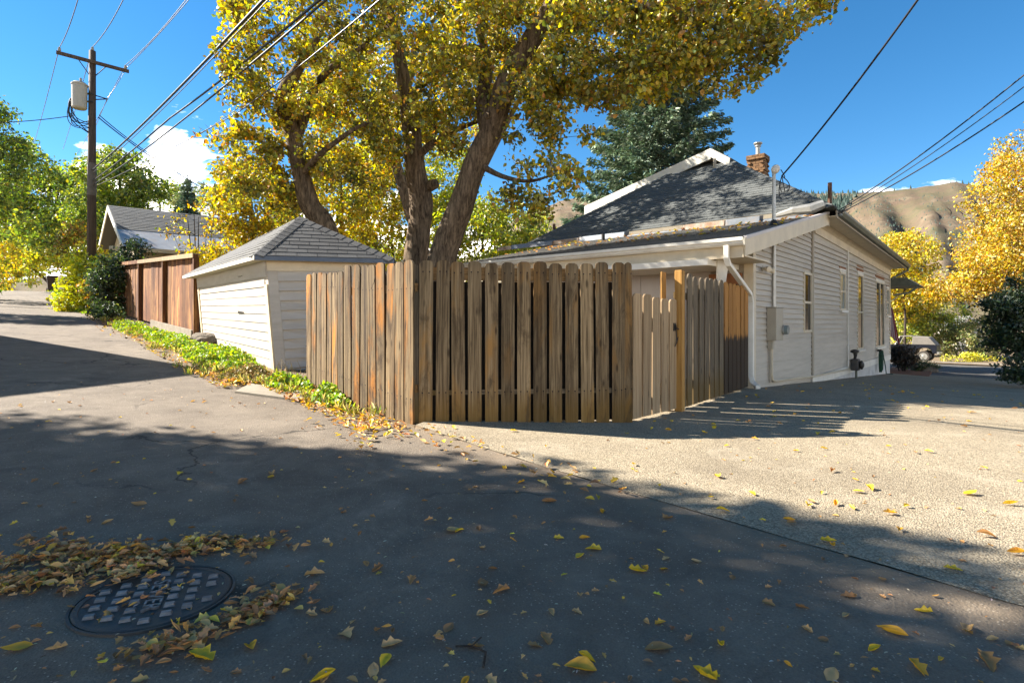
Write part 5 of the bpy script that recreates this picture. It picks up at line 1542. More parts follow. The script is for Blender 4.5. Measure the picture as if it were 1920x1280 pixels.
# ------------------------------------------------------------------ vegetation
def pal(cols, wts, n, jitter=0.18):
    cols = np.array(cols); i = rng.choice(len(cols), n, p=np.array(wts) / sum(wts))
    c = cols[i] * (1 + rng.normal(0, jitter, (n, 1)))
    c *= 1 + rng.normal(0, 0.08, (n, 3))
    return np.clip(c, 0.004, 0.85)
def unit(v): return v / np.maximum(np.linalg.norm(v, axis=1, keepdims=True), 1e-6)
def leaf_geo(cen, size, axis, nrm, cols, aspect=0.62, fold=0.16):
    """folded obovate leaves: 6 verts, two quads each"""
    n = len(cen)
    axis = unit(axis); side = unit(np.cross(axis, nrm)); nrm = unit(np.cross(side, axis))
    L = size[:, None]
    up = nrm * L * fold
    b = cen - axis * L * 0.5; t = cen + axis * L * 0.5 - up * 0.3
    w = aspect * L * 0.5
    l1, r1 = b + axis * L * 0.32 - side * w * 0.72 + up, b + axis * L * 0.32 + side * w * 0.72 + up
    l2, r2 = b + axis * L * 0.68 - side * w + up, b + axis * L * 0.68 + side * w + up
    V = np.stack([b, r1, r2, t, l2, l1], 1).reshape(-1, 3)
    k = np.arange(n)[:, None] * 6
    Q = np.concatenate([k + np.array([0, 1, 2, 3]), k + np.array([0, 3, 4, 5])], 1).reshape(-1, 4)
    C = np.repeat(cols, 6, 0)
    return V, Q, C
def rand_dirs(n): return unit(rng.normal(0, 1, (n, 3)))

def sample_blob(c, r, n, shell=0.35):
    d = rand_dirs(n); u = rng.random(n) ** (1 / 3.0)
    u = shell + (1 - shell) * u
    return np.array(c) + d * u[:, None] * np.array(r)

def tree(name, label, base, trunks, blobs, leaf, cols, wts, per=90, rc=0.42, mat='leaf', bark='bark', cat='tree', group=None, limb=0.045, aspect=0.62, flat=0.75, trunk_sides=12, twig=0.012, keep=None, knobs=(), hide_branch=False, wob=0.02):
    """trunks: list of (points, radii) in world space; blobs: (centre, radii, clusters)"""
    base = Vector(base)
    root = thing(name, label, cat, tuple(base), group=group)
    O = np.array(base)
    mb = MB(); nodes, nrad = [], []
    for pts, rad in trunks:
        P = [Vector(p) - base for p in pts]
        # smooth (catmull-rom) so that the trunk bends rather than kinks
        Q, R = [], []
        for i in range(len(P) - 1):
            p0, p1, p2, p3 = P[max(i - 1, 0)], P[i], P[i + 1], P[min(i + 2, len(P) - 1)]
            for t in np.linspace(0, 1, 6)[:-1]:
                q = 0.5 * ((2 * p1) + (p2 - p0) * t + (2 * p0 - 5 * p1 + 4 * p2 - p3) * t * t + (3 * p1 - p0 - 3 * p2 + p3) * t ** 3)
                k = rad[i] + (rad[i + 1] - rad[i]) * t
                q = q + Vector((mnoise.noise(q * 1.3), mnoise.noise(q * 1.3 + Vector((9, 0, 0))), 0)) * wob
                Q.append(q); R.append(k * (1 + 0.10 * mnoise.noise(q * 2.1)))
        Q.append(P[-1]); R.append(rad[-1])
        mb.tube(Q, R, trunk_sides)
        nodes += [tuple(q) for q in Q]; nrad += R
    for kp, kr, kd in knobs:        # pruned branch collars
        p = Vector(kp) - base; dd = Vector(kd).normalized()
        mb.tube([p - dd * 0.15, p, p + dd * 0.05, p + dd * 0.055, p + dd * 0.02], [kr * 1.5, kr * 1.3, kr * 1.15, kr * 0.7, kr * 0.5], 12)
    mb.build('trunk', M[bark], root, smooth=True)
    nodes = np.array(nodes); nrad = np.array(nrad)
    cen = np.concatenate([sample_blob(np.array(c) - O, r, n) for c, r, n in blobs])
    if keep is not None: cen = cen[keep(cen + O)]
    order = np.argsort(np.min(np.linalg.norm(cen[:, None] - nodes[None], axis=2), axis=1))
    cen = cen[order]
    bb = MB()
    for c in cen:
        d = np.linalg.norm(nodes - c, axis=1)
        below = np.maximum(nodes[:, 2] - c[2], 0) * 0.8
        j = int(np.argmin(d + below)); p = Vector(nodes[j]); q = Vector(c)
        ln = (q - p).length
        if ln < 0.15: continue
        r0 = min(nrad[j] * 0.7, limb * ln * 0.5 + 0.012); r1 = twig * 0.5
        m = p.lerp(q, 0.5) + Vector(rng.normal(0, 0.09, 3)) * ln + Vector((0, 0, 0.10 * ln))
        pts = [p * (1 - t) ** 2 + m * 2 * t * (1 - t) + q * t * t for t in (0, 0.25, 0.5, 0.75, 1.0)]
        rr = [r0 + (r1 - r0) * t for t in (0, 0.25, 0.5, 0.75, 1.0)]
        bb.tube(pts, rr, 5, False)
        nodes = np.vstack([nodes, [tuple(x) for x in pts[1:]]]); nrad = np.append(nrad, rr[1:])
    for c in cen:               # fine twigs fanning out inside each spray
        for _ in range(3):
            q = Vector(c) + Vector(rng.normal(0, 1, 3)).normalized() * rc * random.uniform(0.7, 1.15)
            p = Vector(c) - (q - Vector(c)) * 0.15
            bb.tube([p, p.lerp(q, 0.55) + Vector(rng.normal(0, 0.03, 3)), q], [twig * 0.6, twig * 0.42, twig * 0.2], 3, False)
    if not hide_branch: bb.build('branches', M[bark], root, smooth=True)
    n = len(cen) * per
    cc = np.repeat(cen, per, 0)
    sz = np.repeat(rc * rng.uniform(0.65, 1.3, len(cen)), per)
    off = rand_dirs(n) * (rng.random(n) ** 0.45)[:, None] * sz[:, None] * np.array([1, 1, flat])
    # leaves gather into sprays inside a cluster
    off = np.where(rng.random((n, 1)) < 0.45, off, np.round(off / (0.16)) * 0.16 + rng.normal(0, 0.045, (n, 3)))
    pos = cc + off
    ax = rand_dirs(n) * 0.8 + off * 0.9 + np.array([0, 0, -0.35])
    nr = rand_dirs(n) + np.array([0, 0, 0.7])
    size = leaf * rng.uniform(0.45, 1.4, n)
    base_c = pal(cols, wts, n)
    tint = np.repeat(1 + rng.normal(0, 0.24, (len(cen), 1)), per, 0)
    V, Q, C = leaf_geo(pos, size, ax, nr, np.clip(base_c * tint, 0.004, 0.85), aspect)
    new_obj('crown', np_mesh('crown', V, Q, C), M[mat], root)
    return root

GOLD = [(0.61, 0.44, 0.03), (0.48, 0.41, 0.035), (0.32, 0.30, 0.035), (0.15, 0.17, 0.03), (0.66, 0.31, 0.03), (0.34, 0.19, 0.04)]
# the big oak behind the fence: three stems
tb = Vector((-1.9, 12.6, 0.1))
D = 12.6
stems = [
    ([px(640, 560, 12.9), px(612, 430, 12.9), px(582, 385, 12.8), px(566, 330, 12.7), px(548, 250, 12.5), px(530, 195, 12.3), px(540, 160, 12.1), px(565, 120, 12.0), px(600, 70, 11.9)], [0.30, 0.25, 0.22, 0.19, 0.17, 0.17, 0.15, 0.10, 0.06]),
    ([px(785, 600, 13.4), px(781, 490, 13.4), px(790, 385, 13.4), px(780, 330, 13.3), px(772, 250, 13.3), px(760, 170, 13.2), px(745, 90, 13.1), px(725, 10, 13.0), px(700, -60, 13.0)], [0.34, 0.29, 0.27, 0.24, 0.21, 0.17, 0.14, 0.12, 0.10]),
    ([px(800, 600, 12.4), px(828, 488, 12.4), px(862, 390, 12.3), px(893, 305, 12.2), px(922, 240, 12.1), px(945, 170, 12.0), px(975, 110, 11.9), px(1025, 30, 11.8), px(1065, -30, 11.7), px(1120, -90, 11.6)], [0.37, 0.31, 0.27, 0.25, 0.24, 0.235, 0.22, 0.20, 0.18, 0.15]),
    ([px(914, 250, 12.12), px(905, 190, 12.3), px(912, 120, 12.6), px(900, 60, 12.8)], [0.16, 0.15, 0.14, 0.05]),
    ([px(1040, 8, 11.75), px(1150, -6, 11.3), px(1210, 15, 11.0), px(1290, 40, 10.8), px(1380, 50, 10.6)], [0.17, 0.15, 0.12, 0.08, 0.04]),
    ([px(777, 300, 13.3), px(830, 255, 12.9), px(905, 225, 12.6)], [0.10, 0.07, 0.03]),
    ([px(893, 305, 12.2), px(940, 330, 11.9), px(990, 340, 11.6), px(1030, 330, 11.4)], [0.08, 0.05, 0.035, 0.02]),
    ([px(552, 270, 12.5), px(600, 150, 12.8), px(650, 110, 12.9), px(690, 80, 13)], [0.12, 0.09, 0.07, 0.04]),
    ([px(735, 60, 13.1), px(712, 20, 13.2), px(705, -50, 13.3)], [0.12, 0.11, 0.09]),
    ([px(566, 330, 12.7), px(600, 290, 12.2), px(660, 245, 11.9), px(690, 230, 11.8)], [0.09, 0.06, 0.045, 0.03]),
]
def R3(a, b, c): return (a, b, c)
oakb = [
    (px(590, 90, 12.2), (2.1, 1.9, 1.6), 75), (px(520, 130, 12.0), (1.0, 1.2, 1.0), 32), (px(480, 60, 12.0), (0.55, 0.8, 0.7), 14),
    (px(485, 250, 12.6), (0.8, 1.0, 0.9), 28), (px(460, 300, 12.4), (0.7, 0.9, 0.75), 24), (px(540, 340, 13.6), (1.2, 0.8, 0.7), 26),
    (px(655, 270, 12.8), (1.1, 1.2, 1.1), 40), (px(500, 370, 12.8), (0.9, 0.9, 0.5), 20),
    (px(720, 100, 12.6), (1.8, 2.0, 1.6), 66), (px(760, 200, 12.6), (1.4, 1.4, 1.0), 38), (px(700, -60, 12.6), (3.2, 2.4, 1.4), 80),
    (px(860, 90, 12.2), (1.4, 1.6, 1.4), 46), (px(860, 240, 12.8), (1.0, 1.2, 0.8), 22), (px(980, 200, 11.8), (0.8, 1.0, 0.9), 20),
    (px(1000, 60, 11.6), (1.4, 1.5, 1.2), 42), (px(1040, 180, 11.6), (0.8, 0.9, 0.7), 18), (px(1120, 90, 11.2), (1.3, 1.4, 1.1), 44),
    (px(1020, 340, 11.6), (0.75, 0.9, 0.6), 18), (px(985, 380, 11.8), (0.5, 0.8, 0.35), 9), (px(1060, 250, 11.6), (0.5, 0.7, 0.5), 9),
    (px(1220, 60, 10.9), (1.2, 1.4, 1.0), 46), (px(1240, 130, 10.9), (1.0, 1.0, 0.4), 24), (px(1165, 150, 11.0), (0.7, 0.9, 0.35), 14),
    (px(1330, 40, 10.6), (1.2, 1.2, 0.9), 42), (px(1360, 120, 10.6), (0.9, 0.9, 0.55), 24), (px(1420, 70, 10.4), (0.6, 0.8, 0.55), 16),
    (px(1470, 15, 10.4), (0.85, 0.8, 0.5), 20), (px(1535, 20, 10.3), (0.3, 0.5, 0.35), 6), (px(1200, -60, 11), (3.5, 2.0, 1.0), 70),
    (px(1040, 60, 16.0), (2.2, 1.8, 1.6), 60), (px(1150, 20, 17.5), (2.4, 1.8, 1.8), 60), (px(900, 30, 17), (2.4, 1.8, 1.8), 50),
    (px(950, -60, 12), (2.0, 2.0, 1.0), 36),
]
kn = [(px(905, 276, 11.98), 0.075, (-0.4, -1, 0.05)), (px(916, 217, 11.88), 0.065, (-0.1, -1, 0.1)), (px(815, 345, 13.05), 0.09, (0.8, -0.5, 0.2))]
tree('oak_tree', 'large many-stemmed oak with golden leaves behind the board fence', tb, stems, [(c, r, int(n * 0.64)) for c, r, n in oakb], 0.102, GOLD, [18, 25, 28, 22, 5, 4], per=96, rc=0.36, aspect=0.66, knobs=kn, trunk_sides=16, limb=0.062)

YEL = [(0.68, 0.48, 0.02), (0.58, 0.46, 0.03), (0.40, 0.38, 0.035), (0.24, 0.28, 0.035), (0.62, 0.33, 0.02)]
YGR = [(0.56, 0.52, 0.04), (0.38, 0.42, 0.045), (0.22, 0.29, 0.04), (0.62, 0.48, 0.035)]
GRN = [(0.18, 0.25, 0.035), (0.25, 0.31, 0.04), (0.09, 0.14, 0.03), (0.42, 0.40, 0.045)]
DRK = [(0.035, 0.06, 0.018), (0.05, 0.085, 0.022), (0.025, 0.045, 0.016), (0.08, 0.10, 0.03)]
def simple(name, label, x, y, Y, r, cols, wts, n, per, leaf, rc, trunk_r=0.12, mat='leaf', more=(), lean=(0, 0), cat='tree', group=None, **kw):
    c = px(x, y, Y)
    b = Vector((c.x + lean[0], c.y + lean[1], 0)); b.z = float(gz(b.x, b.y)) - 0.1
    h = c.z - b.z
    tr_ = [([b, b.lerp(c, 0.4) + Vector((0.1, 0, 0)), c + Vector((0, 0, -0.3 * r[2])), c + Vector((0, 0, r[2] * 0.5))], [trunk_r, trunk_r * 0.8, trunk_r * 0.55, trunk_r * 0.2])]
    bl = [(c, r, n)]
    for dx, dy, Y2, r2, n2 in more: bl.append((px(dx, dy, Y2), r2, n2))
    return tree(name, label, b, tr_, bl, leaf, cols, wts, per, rc, mat, 'bark_dark', cat, group, trunk_sides=8, **kw)

# between and behind the oak stems
simple('maple_tree', 'bright yellow tree showing past the left edge of the oak crown', 470, 385, 24, (1.5, 1.3, 1.8), YEL, [5, 4, 2, 1, 2], 70, 80, 0.15, 0.55, more=[(440, 330, 24, (0.7, 0.8, 1.0), 20)])
simple('maple_tree', 'yellow tree behind the left oak stem and shed roof', 640, 390, 21, (2.3, 1.6, 2.2), YEL, [4, 4, 4, 3, 1], 120, 85, 0.14, 0.55)
simple('maple_tree', 'yellow-green tree framed between the two oak trunks', 735, 420, 24, (1.9, 1.6, 2.6), YGR, [3, 3, 2, 2], 85, 85, 0.14, 0.6, more=[(690, 330, 24, (1.2, 1.2, 1.2), 26), (835, 330, 25, (1.5, 1.2, 1.7), 44), (850, 420, 25, (1.2, 1.2, 1.4), 34), (660, 250, 25, (1.6, 1.0, 1.4), 24)])
simple('garden_tree', 'light green bushy tree right of the leaning oak trunk', 905, 445, 22, (1.9, 1.4, 1.5), YGR, [2, 4, 4, 1], 80, 85, 0.13, 0.5, mat='leaf_green', more=[(985, 430, 26, (1.2, 1.2, 1.1), 36)])
c = Vector((-3.4, 19.6, 9.0)); b = Vector((-3.0, 19.4, 0.0))  # hidden tree, added to throw dappled shade on the house roof
tree('oak_tree', 'added golden oak behind the first, dappling the house roof', b, [([b, b + Vector((0.1, 0, 3)), c + Vector((-1, 0, -0.6)), c + Vector((0, 0, 1.0))], [0.3, 0.25, 0.16, 0.05]), ([b + Vector((0.1, 0, 3)), Vector((-1.0, 19.5, 6.4)), Vector((0.4, 19.4, 9.0))], [0.18, 0.13, 0.05])],
     [(c, (3.6, 1.5, 1.9), 120), (Vector((-0.2, 19.3, 9.6)), (1.8, 1.4, 1.2), 44), (Vector((-6.3, 20.2, 8.8)), (1.6, 1.3, 1.5), 34)], 0.15, GOLD, [32, 28, 20, 10, 8, 3], per=60, rc=0.45, trunk_sides=10)
# spruce
def spruce(name, label, base, H, R, cx=0.0):
    base = Vector(base); root = thing(name, label, 'tree', tuple(base))
    mb = MB(); mb.tube([(0, 0, -0.3), (0, 0, H * 0.6), (0, 0, H)], [0.30, 0.16, 0.02], 10); mb.build('trunk', M['bark_dark'], root)
    bb = MB(); P, A, S, K = [], [], [], []
    z = 0.8
    while z < H - 0.3:
        f = 1 - z / H
        L = R * f ** 0.8
        k = 7 + int(4 * f)
        a0 = random.random() * 6
        for i in range(k):
            a = a0 + 2 * math.pi * i / k + random.uniform(-0.2, 0.2)
            l = L * random.uniform(0.75, 1.12)
            dr_ = Vector((math.cos(a), math.sin(a), 0)); sd2 = Vector((-dr_.y, dr_.x, 0))
            pts = []
            for t in np.linspace(0, 1, 6):
                pts.append(dr_ * l * t + Vector((0, 0, z - 0.30 * l * t + 0.28 * l * t * t)))
            bb.tube(pts, [0.035 * f + 0.012, 0.02, 0.016, 0.012, 0.01, 0.006], 4, False)
            m = int(46 * l)
            t = np.sqrt(rng.random(m)); s = rng.uniform(-1, 1, m) * (0.08 + 0.36 * (1 - t)) * l * 0.7
            tone = random.uniform(0.7, 1.3)
            for tt, ss in zip(t, s):
                q = dr_ * l * tt + sd2 * ss + Vector((0, 0, z - 0.30 * l * tt + 0.28 * l * tt * tt - abs(ss) * 0.35 - random.uniform(0, 0.30)))
                P.append(q); A.append(dr_ * 0.8 + sd2 * (0.9 if ss > 0 else -0.9) * min(1, abs(ss) * 2 + 0.2) + Vector((0, 0, random.uniform(-0.8, 0.2)))); S.append(random.uniform(0.20, 0.36)); K.append(tone)
        z += 0.36 + 0.1 * random.random()
    bb.build('branches', M['bark_dark'], root)
    P, A, S, K = np.array(P), np.array(A), np.array(S), np.array(K)
    P = np.concatenate([P, P + rng.normal(0, 0.06, P.shape)]); A = np.concatenate([A, A + rng.normal(0, 0.5, A.shape)]); S = np.tile(S, 2); K = np.tile(K, 2)
    c = pal([(0.14, 0.19, 0.105), (0.205, 0.255, 0.15), (0.075, 0.115, 0.065)], [4, 3, 3], len(P)) * K[:, None]
    V, Q, C = leaf_geo(P, S, A, rand_dirs(len(P)), c, 0.30, 0.05)
    new_obj('crown', np_mesh('crown', V, Q, C), M['needle'], root)
q = px(1236, 480, 34); spruce('spruce_tree', 'tall blue-green spruce behind the house roof', (q.x, q.y, 0), 21.4, 7.6)
q = px(352, 480, 40); spruce('spruce_tree', 'slender green conifer behind the shingled garage', (q.x, q.y, 2.0), 9.5, 2.3)

# along the alley, left
simple('alley_tree', 'broad green tree arching over the far alley behind the pole', 110, 392, 36, (4.6, 3.5, 2.4), GRN, [4, 4, 2, 3], 190, 80, 0.2, 0.8, 0.2, 'leaf_green', more=[(40, 350, 34, (2.8, 2.5, 2.4), 60), (150, 436, 33, (3.0, 2.5, 1.3), 54), (60, 425, 40, (3.5, 2.5, 1.4), 46)], lean=(2.4, 2.0))
simple('alley_tree', 'green tree right of the pole above the garage gable', 225, 345, 31, (2.2, 2.2, 1.6), GRN, [4, 4, 2, 2], 75, 80, 0.18, 0.65, 0.15, 'leaf_green', more=[(185, 400, 30, (1.4, 1.4, 1.8), 36), (210, 300, 31, (0.9, 0.9, 0.7), 12)])
simple('alley_tree', 'dark green tree at the left edge above the alley', -25, 290, 24, (1.2, 1.4, 2.2), GRN, [4, 2, 4, 1], 60, 80, 0.16, 0.6, 0.15, 'leaf_green', lean=(-2.5, -1.5), more=[(-90, 470, 26, (1.5, 1.5, 3.0), 50)])
simple('far_tree', 'yellow-green tree at the far end of the alley', 45, 470, 72, (5.5, 4, 3.2), YGR, [3, 4, 3, 3], 110, 60, 0.35, 1.1, 0.2, 'leaf_green', lean=(3.2, 2.6))
simple('far_tree', 'yellow tree on the left side of the far alley', -8, 455, 62, (1.6, 3.5, 5.0), YEL, [4, 4, 3, 2, 1], 60, 60, 0.32, 1.0, 0.2)
simple('far_tree', 'pale grey-green tree behind the garage ridge', 400, 400, 46, (3.0, 2.5, 2.2), [(0.24, 0.26, 0.09), (0.16, 0.2, 0.07)], [1, 1], 46, 60, 0.24, 0.8, 0.15, 'leaf_green')
simple('far_tree', 'light green tree left of the garage gable', 300, 380, 50, (3.0, 2.5, 2.0), GRN, [3, 4, 2, 3], 40, 60, 0.24, 0.9, 0.15, 'leaf_green')
simple('far_tree', 'pale tree closing the view at the very end of the alley', 12, 490, 115, (9, 5, 5), YGR, [3, 4, 3, 3], 60, 60, 0.6, 2.0, 0.3, 'leaf_green')
def bush(name, label, x, y, Y, r, cols, wts, n, per, leaf, rc, mat='leaf_green', more=(), cat='bush', zb=None, **kw):
    c = px(x, y, Y); b = Vector((c.x, c.y, float(gz(c.x, c.y))))
    tr_ = [([b + Vector((dx, dy, -0.05)), b.lerp(c, 0.5) + Vector((dx * 2, dy * 2, 0)), c + Vector((dx * 4, dy * 4, r[2] * 0.4))], [0.035, 0.025, 0.01]) for dx, dy in ((0, 0), (0.1, 0.05), (-0.1, 0.02), (0.02, -0.1))]
    bl = [(c, r, n)] + [(px(a, b_, Y2), r2, n2) for a, b_, Y2, r2, n2 in more]
    return tree(name, label, b, tr_, bl, leaf, cols, wts, per, rc, mat, 'bark_dark', cat, trunk_sides=6, **kw)
bush('yellow_bush', 'glowing yellow-green bush at the alley edge below the pole', 166, 530, 22.0, (0.95, 0.9, 0.9), [(0.72, 0.64, 0.03), (0.54, 0.54, 0.035), (0.36, 0.40, 0.04)], [4, 4, 2], 66, 70, 0.12, 0.36, more=[(140, 572, 21.5, (0.5, 0.6, 0.35), 16), (170, 500, 23.5, (0.8, 0.8, 0.8), 22)])
bush('vine_bush', 'orange and green vine climbing the foot of the pole', 150, 475, 24, (0.9, 0.8, 1.2), [(0.30, 0.15, 0.03), (0.2, 0.22, 0.035), (0.4, 0.34, 0.03)], [3, 4, 2], 44, 60, 0.12, 0.34, more=[(192, 555, 20.8, (0.45, 0.5, 0.7), 20)])
bush('ivy_hedge', 'dark ivy mass between the yellow bush and red-brown fence', 212, 535, 20.2, (0.62, 0.7, 1.0), DRK + [(0.16, 0.2, 0.04)], [4, 4, 3, 2, 1], 60, 75, 0.10, 0.34, more=[(195, 585, 18.6, (0.35, 0.4, 0.35), 14), (235, 475, 21.5, (0.7, 0.6, 0.5), 18)])
bush('bare_sapling', 'nearly bare yellow-tipped sapling in front of the garage roof', 372, 430, 19, (1.1, 0.9, 1.0), YEL, [3, 3, 2, 1, 3], 60, 7, 0.10, 0.25, 'leaf', twig=0.012, limb=0.02)
bush('yellow_bush', 'low yellow shrub between the privacy fence and the shed roof', 405, 480, 17.5, (0.7, 0.6, 0.5), YEL, [4, 3, 2, 1, 1], 26, 50, 0.10, 0.3, 'leaf')

# right side: maple, shrubs across the street, dark bush by the driveway
simple('maple_tree', 'large golden maple filling the right edge above the dark bush', 1985, 410, 24, (3.5, 3.0, 3.4), [(0.60, 0.37, 0.015), (0.52, 0.38, 0.02), (0.36, 0.32, 0.03), (0.58, 0.28, 0.015)], [4, 4, 3, 2], 250, 88, 0.112, 0.55, 0.22, more=[(1885, 500, 24, (1.8, 1.8, 1.4), 76), (1935, 290, 24, (1.3, 1.6, 1.3), 46), (1795, 540, 25, (1.3, 1.2, 0.6), 34), (1990, 400, 24, (3, 3, 4), 90)], lean=(1.5, 0))
simple('far_tree', 'loose yellow tree past the house front corner', 1695, 490, 48, (2.6, 2.4, 2.3), YEL, [5, 4, 2, 1, 1], 90, 60, 0.22, 0.75, more=[(1670, 540, 50, (2.5, 2, 2.0), 60), (1715, 560, 49, (2.6, 2, 2.0), 60)])
bush('street_shrubs', 'tall green shrubs behind the parked car', 1745, 600, 50, (3.2, 1.8, 2.2), YGR, [2, 5, 4, 1], 100, 65, 0.18, 0.65, more=[(1690, 610, 50, (1.6, 1.5, 1.8), 40)])
bush('street_shrubs', 'grey-green shrubs around the little white outbuilding', 1812, 645, 48, (2.6, 1.6, 1.5), [(0.30, 0.30, 0.09), (0.2, 0.24, 0.06), (0.36, 0.3, 0.12)], [3, 4, 2], 70, 65, 0.16, 0.55, more=[(1770, 620, 49, (1.6, 1.2, 2.0), 40), (1850, 625, 46, (1.8, 1.4, 1.6), 40)])
bush('yellow_bush', 'low bright yellow plants along the street kerb', 1828, 676, 43, (2.2, 0.9, 0.5), [(0.58, 0.50, 0.03), (0.42, 0.42, 0.04)], [3, 2], 40, 60, 0.14, 0.4)
bush('dark_shrub', 'tall dark green shrub at the right edge of the driveway', 1958, 612, 15.2, (1.2, 1.0, 1.1), DRK, [4, 4, 4, 1], 150, 90, 0.085, 0.3, more=[(1900, 572, 15.4, (0.6, 0.8, 0.4), 34), (1960, 560, 15.2, (1.0, 1.0, 1.0), 40), (1912, 690, 14.6, (0.4, 0.5, 0.25), 14), (1880, 635, 15.4, (0.28, 0.5, 0.4), 9)])
bush('dark_shrub', 'dark reddish shrub by the house front corner', 1692, 667, 25.5, (0.48, 0.5, 0.42), [(0.05, 0.028, 0.018), (0.07, 0.045, 0.022), (0.035, 0.03, 0.016)], [3, 2, 2], 60, 75, 0.075, 0.25)
bush('low_shrub', 'low spreading green shrub beside the mulch bed', 1722, 687, 26.5, (0.75, 0.5, 0.2), DRK + [(0.12, 0.14, 0.03)], [2, 4, 2, 4, 2], 34, 60, 0.07, 0.2)

# trees beyond the left edge that shade the near road
shade_c = Vector((-12.3, 4.8, 7.6))
b = Vector((-13.2, 4.6, 0)); b.z = float(gz(b.x, b.y)) - 0.1
tree('maple_tree', 'leafy tree left of the picture shading the near road', b, [([b, b + Vector((0.1, 0, 3.0)), shade_c + Vector((0, 0, -0.5)), shade_c + Vector((0.2, 0, 1.6))], [0.28, 0.22, 0.15, 0.05])],
     [(shade_c, (3.4, 2.6, 1.8), 235), (Vector((-9.9, 2.45, 6.6)), (2.4, 2.0, 1.4), 90), (Vector((-13.8, 1.6, 7.6)), (3.4, 2.6, 1.8), 130), (Vector((-9.3, 0.2, 6.3)), (2.8, 2.4, 1.6), 110), (Vector((-8.2, 1.2, 5.2)), (1.7, 1.6, 1.0), 50), (Vector((-7.9, 2.5, 6.0)), (1.5, 0.8, 0.8), 46), (Vector((-9.5, 3.7, 6.0)), (1.3, 0.8, 0.8), 36), (Vector((-10.4, 4.8, 6.6)), (1.7, 0.8, 0.8), 44), (Vector((-7.0, 1.9, 6.0)), (1.0, 0.8, 0.6), 30), (Vector((-10.4, 3.8, 6.2)), (1.6, 1.2, 0.8), 40), (Vector((-15.0, 6.6, 7.2)), (2.2, 1.5, 1.5), 50)], 0.17, YGR, [3, 3, 2, 1], per=92, rc=0.60, bark='bark_dark', trunk_sides=10)
b = Vector((-22.5, 19.0, 0)); b.z = float(gz(b.x, b.y)) - 0.1
c = Vector((-22.6, 19.2, 7.4))
tree('maple_tree', 'smaller leafy tree left of the picture shading the upper alley', b, [([b, b + Vector((0, 0, 2.5)), c], [0.2, 0.16, 0.06])], [(c, (2.2, 1.5, 1.6), 70)], 0.17, YGR, [3, 3, 2, 1], per=80, rc=0.55, bark='bark_dark', trunk_sides=8)

# ------------------------------------------------------------------ ground cover, litter, manhole, fallen leaves
def ground_cover(name, label, zones, cols, wts, n, leaf, hmax, mat='leaf_green'):
    """zones: (x, y, rx, ry, weight) on the picture's ground, as world ellipses"""
    P, H = [], []
    w = np.array([z[4] for z in zones], float); w /= w.sum()
    for (cx, cy, rx, ry, _), k in zip(zones, w):
        m = int(n * k)
        a = rng.uniform(0, 2 * math.pi, m); r_ = np.sqrt(rng.random(m))
        s = cx + rx * r_ * np.cos(a); b = cy + ry * r_ * np.sin(a)
        x, y = XY(s, b)
        clump = np.array([0.5 + 0.9 * mnoise.noise((float(u) * 2.6, float(v) * 2.6, 0)) for u, v in zip(x, y)])
        ok = clump + rng.normal(0, 0.15, m) > 0.34
        x, y, clump, rr = x[ok], y[ok], clump[ok], r_[ok]
        h = hmax * np.clip(clump, 0.15, 1.2) * rng.random(len(x)) * (1 - 0.6 * rr ** 2)
        P.append(np.stack([x, y, gz(x, y) + h], 1))
    P = np.concatenate(P); m = len(P)
    V, Q, C = leaf_geo(P, leaf * rng.uniform(0.6, 1.3, m), rand_dirs(m) + np.array([0, 0, 0.3]), rand_dirs(m) + np.array([0, 0, 1.2]), pal(cols, wts, m), 0.7, 0.12)
    new_obj(name, np_mesh(name, V, Q, C), M[mat], None, label, 'ground cover', kind='stuff')
LIME = [(0.34, 0.44, 0.03), (0.22, 0.34, 0.03), (0.13, 0.22, 0.03), (0.46, 0.46, 0.04)]
ground_cover('ground_cover', 'bright green weeds along the foot of shed and fence', [(11.6, 2.66, 1.9, 0.5, 6), (15.0, 2.45, 2.0, 0.42, 4), (18.5, 2.15, 2.0, 0.4, 2), (8.15, 2.78, 0.62, 0.26, 1.3), (6.95, 2.86, 0.55, 0.17, 0.9)], LIME, [4, 4, 3, 2], 15000, 0.060, 0.30)
ground_cover('grass_verge', 'sunlit grass strip along the far alley edge', [(40, 1.55, 8, 0.5, 3), (58, 1.6, 10, 0.6, 3), (29, 1.7, 4, 0.5, 2)], LIME, [4, 4, 2, 2], 7000, 0.12, 0.2)
ground_cover('dry_weeds', 'dry brown weeds beside the shed corner', [(9.4, 2.55, 0.7, 0.38, 1)], [(0.30, 0.20, 0.07), (0.22, 0.2, 0.05), (0.4, 0.3, 0.12)], [3, 2, 2], 2600, 0.05, 0.2, 'litter')
def grass_tufts(name, label, zones, n, length, cols, wts):
    P = []
    w = np.array([z[4] for z in zones], float); w /= w.sum()
    for (cs, cb, rs, rb, _), k in zip(zones, w):
        for _t in range(max(1, int(n * k / 14))):
            s0, b0 = cs + rs * random.uniform(-1, 1), cb + rb * random.uniform(-1, 1)
            x, y = XY(s0 + rng.normal(0, 0.03, 14), b0 + rng.normal(0, 0.03, 14))
            P.append(np.stack([x, y, gz(x, y) + 0.02], 1))
    P = np.concatenate(P); m = len(P)
    ax = rng.normal(0, 0.38, (m, 3)) + np.array([0, 0, 1.0]); L = length * rng.uniform(0.5, 1.4, m)
    V, Q, C = leaf_geo(P + unit(ax) * (L * 0.45)[:, None], L, ax, rand_dirs(m), pal(cols, wts, m), 0.07, 0.1)
    new_obj(name, np_mesh(name, V, Q, C), M['leaf_green'], None, label, 'grass', kind='stuff')
